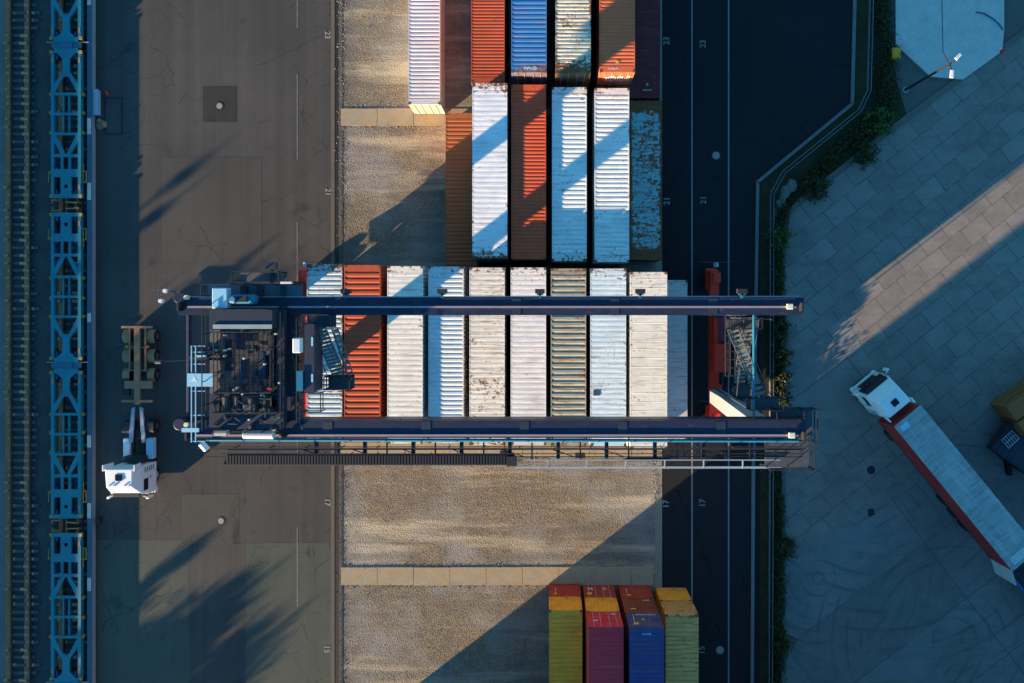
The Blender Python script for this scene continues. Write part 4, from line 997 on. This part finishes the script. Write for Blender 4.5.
MB().box(-.9,.8,tl0-TL+.25,tl0-TL+.9,4.056,4.075).build('roof_worn_patch', paint((.5,.54,.56),'worn_white',.6,.4,scale=6), rfo)
for s in (-1, 1):
    bxp('side_rail', M_dark, *(sorted((s*1.27, s*1.285))), tl0-TL, tl0, 1.2, 1.34)
    y = tl0-1.2
    while y > tl0-TL: MB().box(*(sorted((s*1.27, s*1.278))), y-.03, y+.03, 1.35, 3.9).build('side_rib', paint((.30,.02,.028),'dark_red_post',.5,.3), t2); y -= 1.35
for k in range(3):
    y = tl0-TL+3.0+k*1.3
    for sx in (-1, 1):
        x0, x1 = sorted((sx*.7, sx*1.22)); MB().cyl((x0,y,.52),(x1,y,.52),.52,20).build('trailer_wheel', M_black, t2)
bxp('landing_gear', M_dark, -1.0, 1.0, tl0-4.2, tl0-4.0, .1, 1.2); bxp('underframe', M_dark, -.5, .5, tl0-TL+.3, tl0-.6, .9, 1.2)
# open rear doors folded outward
for s, a in ((1, 70), (-1, 22)):
    c, d = math.cos(R(a)), math.sin(R(a)); hx = s*1.27; hy = tl0-TL
    e = (hx+s*1.22*d*.9, hy-1.2*c) if s > 0 else (hx-1.2*d, hy-1.2*c)
    MB().bar((hx, hy-.03, 2.6), (e[0], e[1], 2.6), .05, 2.6).build('rear_door', paint((.5,.55,.52),'pale_door_paint',.5,.2), t2)
ang = math.degrees(math.atan2(143, -117)) - 90
a = P(893,424,4.0); b = P(922,408,4.0); mid = (a+b)/2
hd = Vector((-117,143)).normalized()
t2.rotation_euler = (0,0,R(ang)); t2.location = (mid.x+hd.x*2.95, mid.y+hd.y*2.95, 0)
# blue flat trailer behind it
t3_ = thing('blue_flat_trailer', 'dark flat trailer with bright blue side rails behind the red truck', 'trailer', (0,0,0))
MB().box(-1.2,1.2,-12,0,1.0,1.2).build('deck', M_dark, t3_)
for s in (-1,1): MB().box(*(sorted((s*1.2, s*1.3))),-12,0,.95,1.35).build('side_rail', paint((.02,.16,.45),'bright_blue_paint',.4,.2), t3_)
for k in range(3):
    for sx in (-1,1):
        x0,x1 = sorted((sx*.7,sx*1.18)); MB().cyl((x0,-8-k*1.3,.5),(x1,-8-k*1.3,.5),.5,20).build('wheel', M_black, t3_)
MB().box(-.6,.6,-1.6,-1.4,.05,1.0).box(-.5,.5,-11.5,-.4,.8,1.0).build('underframe', M_dark, t3_)
t3_.rotation_euler = (0,0,R(ang+1)); q = P(999,561,1.2); t3_.location = (q.x+.95, q.y+.75, 0)
# dark stake trailer with a sawn timber load and a pallet at the right edge
hd2 = Vector((1,-.72)).normalized(); rz = math.atan2(-.72, 1)
t4 = thing('stake_trailer', 'dark open trailer parked at the right edge beside timber bales', 'trailer', (0,0,0))
MB().box(0,11,-1.25,1.25,.9,1.1).build('deck', paint((.03,.04,.055),'dark_deck',.7,.4), t4)
m = MB()
for x in (0,.0): pass
for s in (-1,1): m.box(0,11,*(sorted((s*1.25,s*1.3))),.88,1.5)
m.box(-.05,0,-1.3,1.3,.88,1.7)
m.build('side_board', M_dark, t4)
m = MB()
for k in range(5): m.box(.3+k*.45,.5+k*.45,-1.2,1.2,1.1,1.13)
m.build('deck_plank', M_navy2, t4)
for k in range(2):
    for sx in (-1,1): MB().cyl((2+k*1.3,sx*.7,.45),(2+k*1.3,sx*1.2,.45),.45,20).build('wheel', M_black, t4)
MB().box(.5,10,-.4,.4,.7,.9).build('underframe', M_dark, t4)
q = P(990,433,1.1); t4.rotation_euler = (0,0,rz); t4.location = (q.x+.6, q.y-.1, 0)
cg = thing('pallet_cage', 'white slatted metal cage lying on the dark trailer', 'cage', (0,0,0))
m = MB()
for k in range(6): m.bar((k*.22,0,.1),(k*.22,.85,.1),.06)
for y in (0,.85,.42): m.bar((-.03,y,.12),(1.13,y,.12),.07)
m.build('grid_panel', M_rail_lt, cg)
m = MB()
for x,y in ((0,0),(1.1,0),(0,.85),(1.1,.85)): m.bar((x,y,0),(x,y,.1),.08)
m.build('leg', M_rail_lt, cg)
q = P(1009,448,1.3); cg.location = (q.x,q.y,1.14); cg.rotation_euler = (0,0,R(42))
tm = thing('timber_bale', 'stack of tan sawn timber bales at the right edge', 'timber stack', (0,0,0))
M_tim = NT('sawn_timber'); _v = M_tim.map(scale=(.4,6,6)); _c = M_tim.mix(M_tim.noise(2.5,5,_v), (.12,.05,.02), (.44,.15,.045)); M_tim.bump(M_tim.noise(2.5,4,_v),.6,.04); M_tim = M_tim.out(_c,.85)
r_ = random.Random(5)
for zz in range(3):
    for j in range(2):
        MB().box(0+r_.uniform(0,.25),7,-1.5+j*1.5+.05,-1.5+j*1.5+1.42,zz*.75+.08,zz*.75+.72).build('bale', M_tim, tm, bevel=.05)
    MB().box(.8,1.0,-1.45,1.45,zz*.75,zz*.75+.08).box(5,5.2,-1.45,1.45,zz*.75,zz*.75+.08).build('bearer', M_tim, tm)
q = P(1003,419,2.2); tm.rotation_euler = (0,0,R(36)); tm.location = (q.x+.9, q.y-.35, 0)
tag(MB().box(-.18,.18,-.6,.6,0,.35).frus(-.18,.18,-.6,.6,.35,-.1,.1,-.5,.5,.42).build('wheel_chock', M_black), 'small dark wooden chock on the yard beside the dark trailer', 'chock')
o = [x for x in COL.objects if x.name.startswith('wheel_chock')][0]; q = P(1006.5,467); o.location = (q.x,q.y,.02); o.rotation_euler = (0,0,R(12))

# ------------------------------------------------------------------ guard rail, verge plants, lamp, small things
def guard(pts, lb):
    g = thing('guard_rail', lb, 'guard rail', tuple(P(*pts[0])))
    for off in (-.13, .13):
        m = MB()
        for a, b in zip(pts, pts[1:]):
            a = P(*a); b = P(*b); n = (b-a).normalized(); n = Vector((-n.y, n.x, 0))*off
            m.bar(a+n+Vector((0,0,.62)), b+n+Vector((0,0,.62)), .04, .28)
        m.build('rail_beam', paint((.20,.22,.23), 'galvanised_rail', .4, .2, metal=.4), g)
    m = MB()
    for a, b in zip(pts, pts[1:]):
        a = P(*a); b = P(*b); n = max(1, round((b-a).length/2.0))
        for i in range(n): p = a.lerp(b, i/n); m.box(p.x-.06, p.x+.06, p.y-.06, p.y+.06, 0, .7)
    m.build('post', M_steel, g)
guard([(768,700),(769,470),(769.5,195),(781,174),(856,113),(865.5,93),(869,-40)], 'double-beam steel guard rail running along the green verge')
def leaves(n, fn, size, seed):
    r = random.Random(seed); mb = MB()
    for i in range(n):
        p, sz = fn(r); sz = size*sz*r.uniform(.6, 1.4)
        a = Vector((r.gauss(0,1), r.gauss(0,1), r.gauss(0,.6))).normalized(); b = a.cross(Vector((r.gauss(0,1), r.gauss(0,1), r.gauss(0,1)))).normalized()
        p = Vector(p); mb.v += [tuple(p-a*sz), tuple(p+b*sz*.5), tuple(p+a*sz), tuple(p-b*sz*.5)]; k = len(mb.v); mb.f.append((k-4,k-3,k-2,k-1))
    return mb
def leaf_mat(name, a, b):
    t = NT(name); g = t.n('ShaderNodeNewGeometry'); c = t.mix(g.outputs['Random Per Island'], a, b)
    return t.out(c, .7, 0, .2)
LM = leaf_mat('verge_leaves', (.018,.024,.008), (.065,.075,.022)); LM2 = leaf_mat('bright_leaves', (.03,.06,.015), (.09,.14,.03)); LMd = leaf_mat('tree_leaves', (.03,.05,.015), (.09,.12,.03))
band = [((777,700),9),((777,470),8),((777,330),8),((777,240),8),((783,205),9),((840,150),12),((885,112),13),((885,60),14),((880,-30),14)]
def vf(r):
    i = r.randrange(len(band)-1); 
    L = [(Vector(band[j+1][0])-Vector(band[j][0])).length for j in range(len(band)-1)]
    t = r.uniform(0, sum(L)); i = 0
    while t > L[i]: t -= L[i]; i += 1
    f = t/L[i]; a = Vector(band[i][0]); b = Vector(band[i+1][0]); wd = band[i][1]+(band[i+1][1]-band[i][1])*f
    d = (b-a).normalized(); n = Vector((-d.y, d.x)); c = a.lerp(b, f)+n*r.gauss(0, .36)*wd
    p = P(c.x, c.y); cl = math.sin(p.x*1.7)*math.sin(p.y*1.1+1)+.6*math.sin(p.y*.47)
    if cl < -.45 and r.random() < .8: return (p.x, p.y, .02), .6
    z = max(.03, abs(r.gauss(0, .38))*(.75+.4*cl)); return (p.x, p.y, min(z, 1.5)), 1
tag(leaves(52000, vf, .085, 4).build('verge_undergrowth', LM, None, origin=(0,0,0)), 'dark weeds and undergrowth covering the verge beside the guard rail', 'undergrowth', None, 'stuff')
def bush(px, py, rr, hh, n, lb, mat, seed):
    c = P(px, py)
    def f(r):
        while True:
            v = Vector((r.gauss(0,.5), r.gauss(0,.6), abs(r.gauss(0,.5))))
            if v.length < 1.5 and math.sin(v.x*6+seed)+math.sin(v.y*5+seed*2) > -.7: break
        return (c.x+v.x*rr*(1+.25*math.sin(5*v.y)), c.y+v.y*rr, v.z*hh+.05), 1
    t = thing('shrub', lb, 'shrub', tuple(c), 'shrubs on the verge')
    leaves(n, f, .10, seed).build('foliage', mat, t)
    m = MB()
    r = random.Random(seed)
    for i in range(6): m.cyl((c.x, c.y, -.02), (c.x+r.uniform(-.6,.6)*rr, c.y+r.uniform(-.6,.6)*rr, hh*.8), .03, 5, .01)
    m.build('stem', M_rust, t)
bush(877,124,1.0,1.3,1300,'bright green shrub at the bend of the verge',LM2,21)
bush(777,238,.9,1.2,1100,'light green shrub beside the guard rail above the crane',LM2,22)
bush(778,330,.8,1.1,1200,'ragged dark shrub on the verge just below the north girder end',LM,24)
bush(779,356,.7,1.1,1300,'darkest ragged shrub on the verge, right of the stair tower',LM,31)
bush(778,377,.8,.9,1300,'ragged shrub on the verge between the darkest one and the end platform',LM,32)
bush(779,398,.7,1.0,1300,'ragged shrub on the verge just above the crane end platform',LM,33)
bush(782,545,.8,1.3,1200,'dark ragged shrub on the verge midway down the lower yard',LM,25)
bush(779,640,.8,1.3,1200,'dark ragged shrub on the verge near the frame bottom',LM,26)
bush(862,155,.9,1.2,1200,'dark shrub on the diagonal part of the verge',LM,27)
bush(815,188,.9,1.2,1100,'dark shrub at the lower end of the diagonal verge',LM,28)
m = MB(); r_ = random.Random(8)
for a, b, w_ in (((790,186),(784,193),.5),((784,193),(776,215),.45),((776,215),(772,245),.3)):
    a = P(*a); b = P(*b); n = 6
    for i in range(n):
        p = a.lerp(b, i/n); m.cyl((p.x, p.y, -.02), (p.x+r_.uniform(-.1,.1), p.y, .10), w_*r_.uniform(.7,1.2), 8, w_*.4)
tag(m.build('rubble_bank', concrete('rubble_concrete', (.20,.19,.17), 9)), 'pale strip of concrete rubble lying in the verge bend', 'rubble')
lp = thing('yard_lamp', 'leaning-looking lamp mast with two pale heads over the pale slab', 'lamp post', tuple(P(905,90)))
b0 = P(905,90); zt = 6.6; tp = Vector((b0.x, b0.y, zt)); tp = P(944,64,zt)
tp = Vector((b0.x+.1, b0.y, zt))
MB().cyl((b0.x,b0.y,0),(tp.x,tp.y,zt),.11,10,.07).build('mast', M_dark, lp)
MB().cyl((b0.x,b0.y,0),(b0.x,b0.y,.12),.28,12).build('base', concrete('lamp_base',(.3,.3,.28)), lp)
for (px,py) in ((957,58),(952,72)):
    e = P(px,py,zt+.25); a = MB().cyl((tp.x,tp.y,zt-.1),(e.x,e.y,zt+.25),.04,8).build('arm', M_dark, lp)
    d = (e-Vector((tp.x,tp.y,zt))).normalized(); d.z = 0
    hd_ = MB().bar(e-d*.15, e+d*.45, .24, .12).build('lamp_head', M_white, a, bevel=.03)
for (px,py) in ((943,50),(950,66)):
    e = P(px,py,zt); MB().bar((tp.x,tp.y,zt-.2),(e.x,e.y,zt-.1),.05).build('bracket', M_dark, lp)
hy = thing('yellow_bin', 'small yellow grit bin at the edge of the verge', 'bin', tuple(P(892.5,56)))
q = P(892.5,56); MB().frus(q.x-.24,q.x+.24,q.y-.36,q.y+.36,0,q.x-.3,q.x+.3,q.y-.42,q.y+.42,.7).build('bin_body', paint((.62,.38,.02),'yellow_plastic',.5,.15), hy)
MB().frus(q.x-.32,q.x+.32,q.y-.44,q.y+.44,.7,q.x-.2,q.x+.2,q.y-.34,q.y+.34,.85).build('lid', paint((.75,.33,.02),'yellow_lid',.5,.15), hy)
q = P(1000,52); c = thing('traffic_cone', 'small red and white cone at the corner of the pale slab', 'traffic cone', tuple(q))
MB().box(q.x-.2,q.x+.2,q.y-.2,q.y+.2,0,.04).build('base', M_red, c); MB().cyl((q.x,q.y,.04),(q.x,q.y,.7),.15,12,.04).build('cone', M_red, c)
q = P(786.5,355.5); c = thing('traffic_cone', 'small red cone at the yard edge right of the stair tower', 'traffic cone', tuple(q))
MB().box(q.x-.2,q.x+.2,q.y-.2,q.y+.2,0,.04).build('base', M_red, c); MB().cyl((q.x,q.y,.04),(q.x,q.y,.7),.15,12,.04).build('cone', M_red, c)
m = MB(); pts = [P(976,12,.2),P(984,13.5,.2),P(992,18,.2),P(999,24,.2),P(1003,30,.2)]
for a, b in zip(pts, pts[1:]): m.cyl(a, b, .05, 6)
tag(m.build('hose', paint((.02,.06,.22),'blue_hose',.5,.2)), 'thin dark blue hose lying across the pale slab', 'hose')

r_ = random.Random(17); m = MB()
for i in range(5200):
    q = r_.random()
    if q < .25: px = r_.gauss(341.5, 2.2); py = r_.uniform(-20, 700)
    elif q < .6: px = r_.uniform(342, 548); py = r_.choice((108, 126, 567, 585.5, 439, 457.5)) + r_.gauss(0, 1.6)
    elif q < .7: px = r_.gauss(655.5, 2.2); py = r_.uniform(455, 583)
    else: px = r_.uniform(343, 654); py = r_.choice((r_.uniform(0, 260), r_.uniform(462, 690)))
    if 403 < px and py < 118 and px < 660: continue
    a = P(px, py); z = .004 if q > .7 else .03; k = r_.uniform(.02, .06)*(1.5 if r_.random() < .05 else 1)
    v = [(a.x+k*math.cos(t_+q*6), a.y+k*.8*math.sin(t_+q*6), z-.02) for t_ in (0, 2.1, 4.2)]+[(a.x, a.y, z+k*.9)]
    m.add(v, [(0,1,3),(1,2,3),(2,0,3)])
tag(m.build('loose_stones', concrete('stone_mix', (.42,.35,.26), 3), None, origin=(0,0,0)), 'loose stones scattered over the concrete strips and kerb of the gravel yard', 'stones', None, 'stuff')

# ------------------------------------------------------------------ shade casters outside the frame: added warehouse and wall, inferred trees and masts
wh = thing('shade_warehouse', 'long brick warehouse added unseen south of the container rows to cast shade', 'warehouse', (20,-60,0))  # added out of view, sized for the broad shadow across the southeast
M_brick = concrete('warehouse_brick', (.30,.17,.12), 1)
MB().box(-17.4, 95, -90, -36.0, 0, 13.6).build('wall', M_brick, wh)
MB().box(-17.5, 95.2, -90.2, -35.8, 13.6, 14.0).build('roof', M_steel, wh)
for i in range(9): MB().box(-12+i*11, -7+i*11, -35.997, -35.95, .0, 4.5).build('gate', M_navy2, wh)
bw = thing('shade_wall', 'tall plain concrete boundary wall added unseen west of the railway for shade', 'wall', (-48.2,0,0))  # added out of view to keep tracks and wagons in shade
MB().box(-48.4,-48.0,YS,YN,-.02,2.9).build('wall_panel', M_wall, bw)
MB().box(-48.5,-47.9,YS,YN,2.9,3.0).build('coping', M_wallp, bw)
def tree(x, y, h, cr, lb, seed, n=2600, base=.35, squash=1.0):
    r = random.Random(seed); t = thing('tree', lb, 'tree', (x,y,0), 'trees west of the boundary wall')
    m = MB().cyl((x,y,-.05),(x,y,h*.55),.22,10,.12); m.cyl((x,y,h*.55),(x+.1,y,h*.9),.12,8,.03)
    cl = []
    for i in range(11):
        a = r.uniform(0,6.28); q = r.uniform(.3,1); z = h*base+(h*(1-base))*r.uniform(.1,.95); k = cr*(1-abs((z-h*(base+.35))/h)*.9)
        c = Vector((x+math.cos(a)*k*q, y+math.sin(a)*k*q, z)); cl.append((c, cr*r.uniform(.25,.45)))
        m.cyl((x,y,max(h*.25, z-h*.25)), tuple(c), .07, 6, .02)
    m.build('trunk', M_rust, t)
    def f(r2):
        c, q = cl[r2.randrange(len(cl))]; v = Vector((r2.gauss(0,.5), r2.gauss(0,.5), r2.gauss(0,.42)))*q*squash*1.15; return c+v, 1
    leaves(n, f, .22, seed+50).build('crown', LMd, t)
def shadow_src(px, py, h):
    p = P(px, py); L = h/math.tan(EL); return p.x-math.cos(AZ)*L, p.y-math.sin(AZ)*L
for px, py, h, cr, lb, sd, nn in ((205,330,6.6,4.2,'broad round tree level with the crane, behind the boundary wall',1,9000),
                            (178,385,5.2,3.6,'shorter round tree next to the broad one behind the wall',2,8000),
                            (200,548,6.6,1.2,'slim tree behind the wall, north of the ragged group',3,1100),
                            (240,583,7.6,2.0,'tall ragged tree in the middle of the southern group',4,1900),
                            (252,572,8.2,.9,'slim poplar-like tree beside the tall ragged one',5,900),
                            (300,612,9.0,1.4,'tallest slim tree of the southern group',6,1300),
                            (232,648,6.5,3.4,'wide bushy tree of the southern group',7,6000),
                            (185,640,5.2,3.6,'low bushy tree at the south end behind the wall',8,7000),
                            (196,700,5.4,3.6,'second low bushy tree at the far south end',9,7000)):
    sx_, sy_ = shadow_src(px, py, h); tree(sx_, sy_, h, cr, lb, sd, nn)
for px, py, h, lb in ((243,130,9.5,'taller of two plain masts behind the boundary wall'), (212,172,8.0,'shorter of two plain masts behind the boundary wall')):
    sx_, sy_ = shadow_src(px, py, h); t = thing('lamp_mast', lb, 'lamp mast', (sx_, sy_, 0))
    MB().cyl((sx_,sy_,0),(sx_,sy_,h-1.2),.16,10,.12).build('mast', M_steel, t); MB().box(sx_-.3,sx_+.3,sy_-.3,sy_+.3,h-1.2,h-.7).cyl((sx_,sy_,h-.8),(sx_,sy_,h),.08,8,.03).build('lamp_head', M_steel, t)
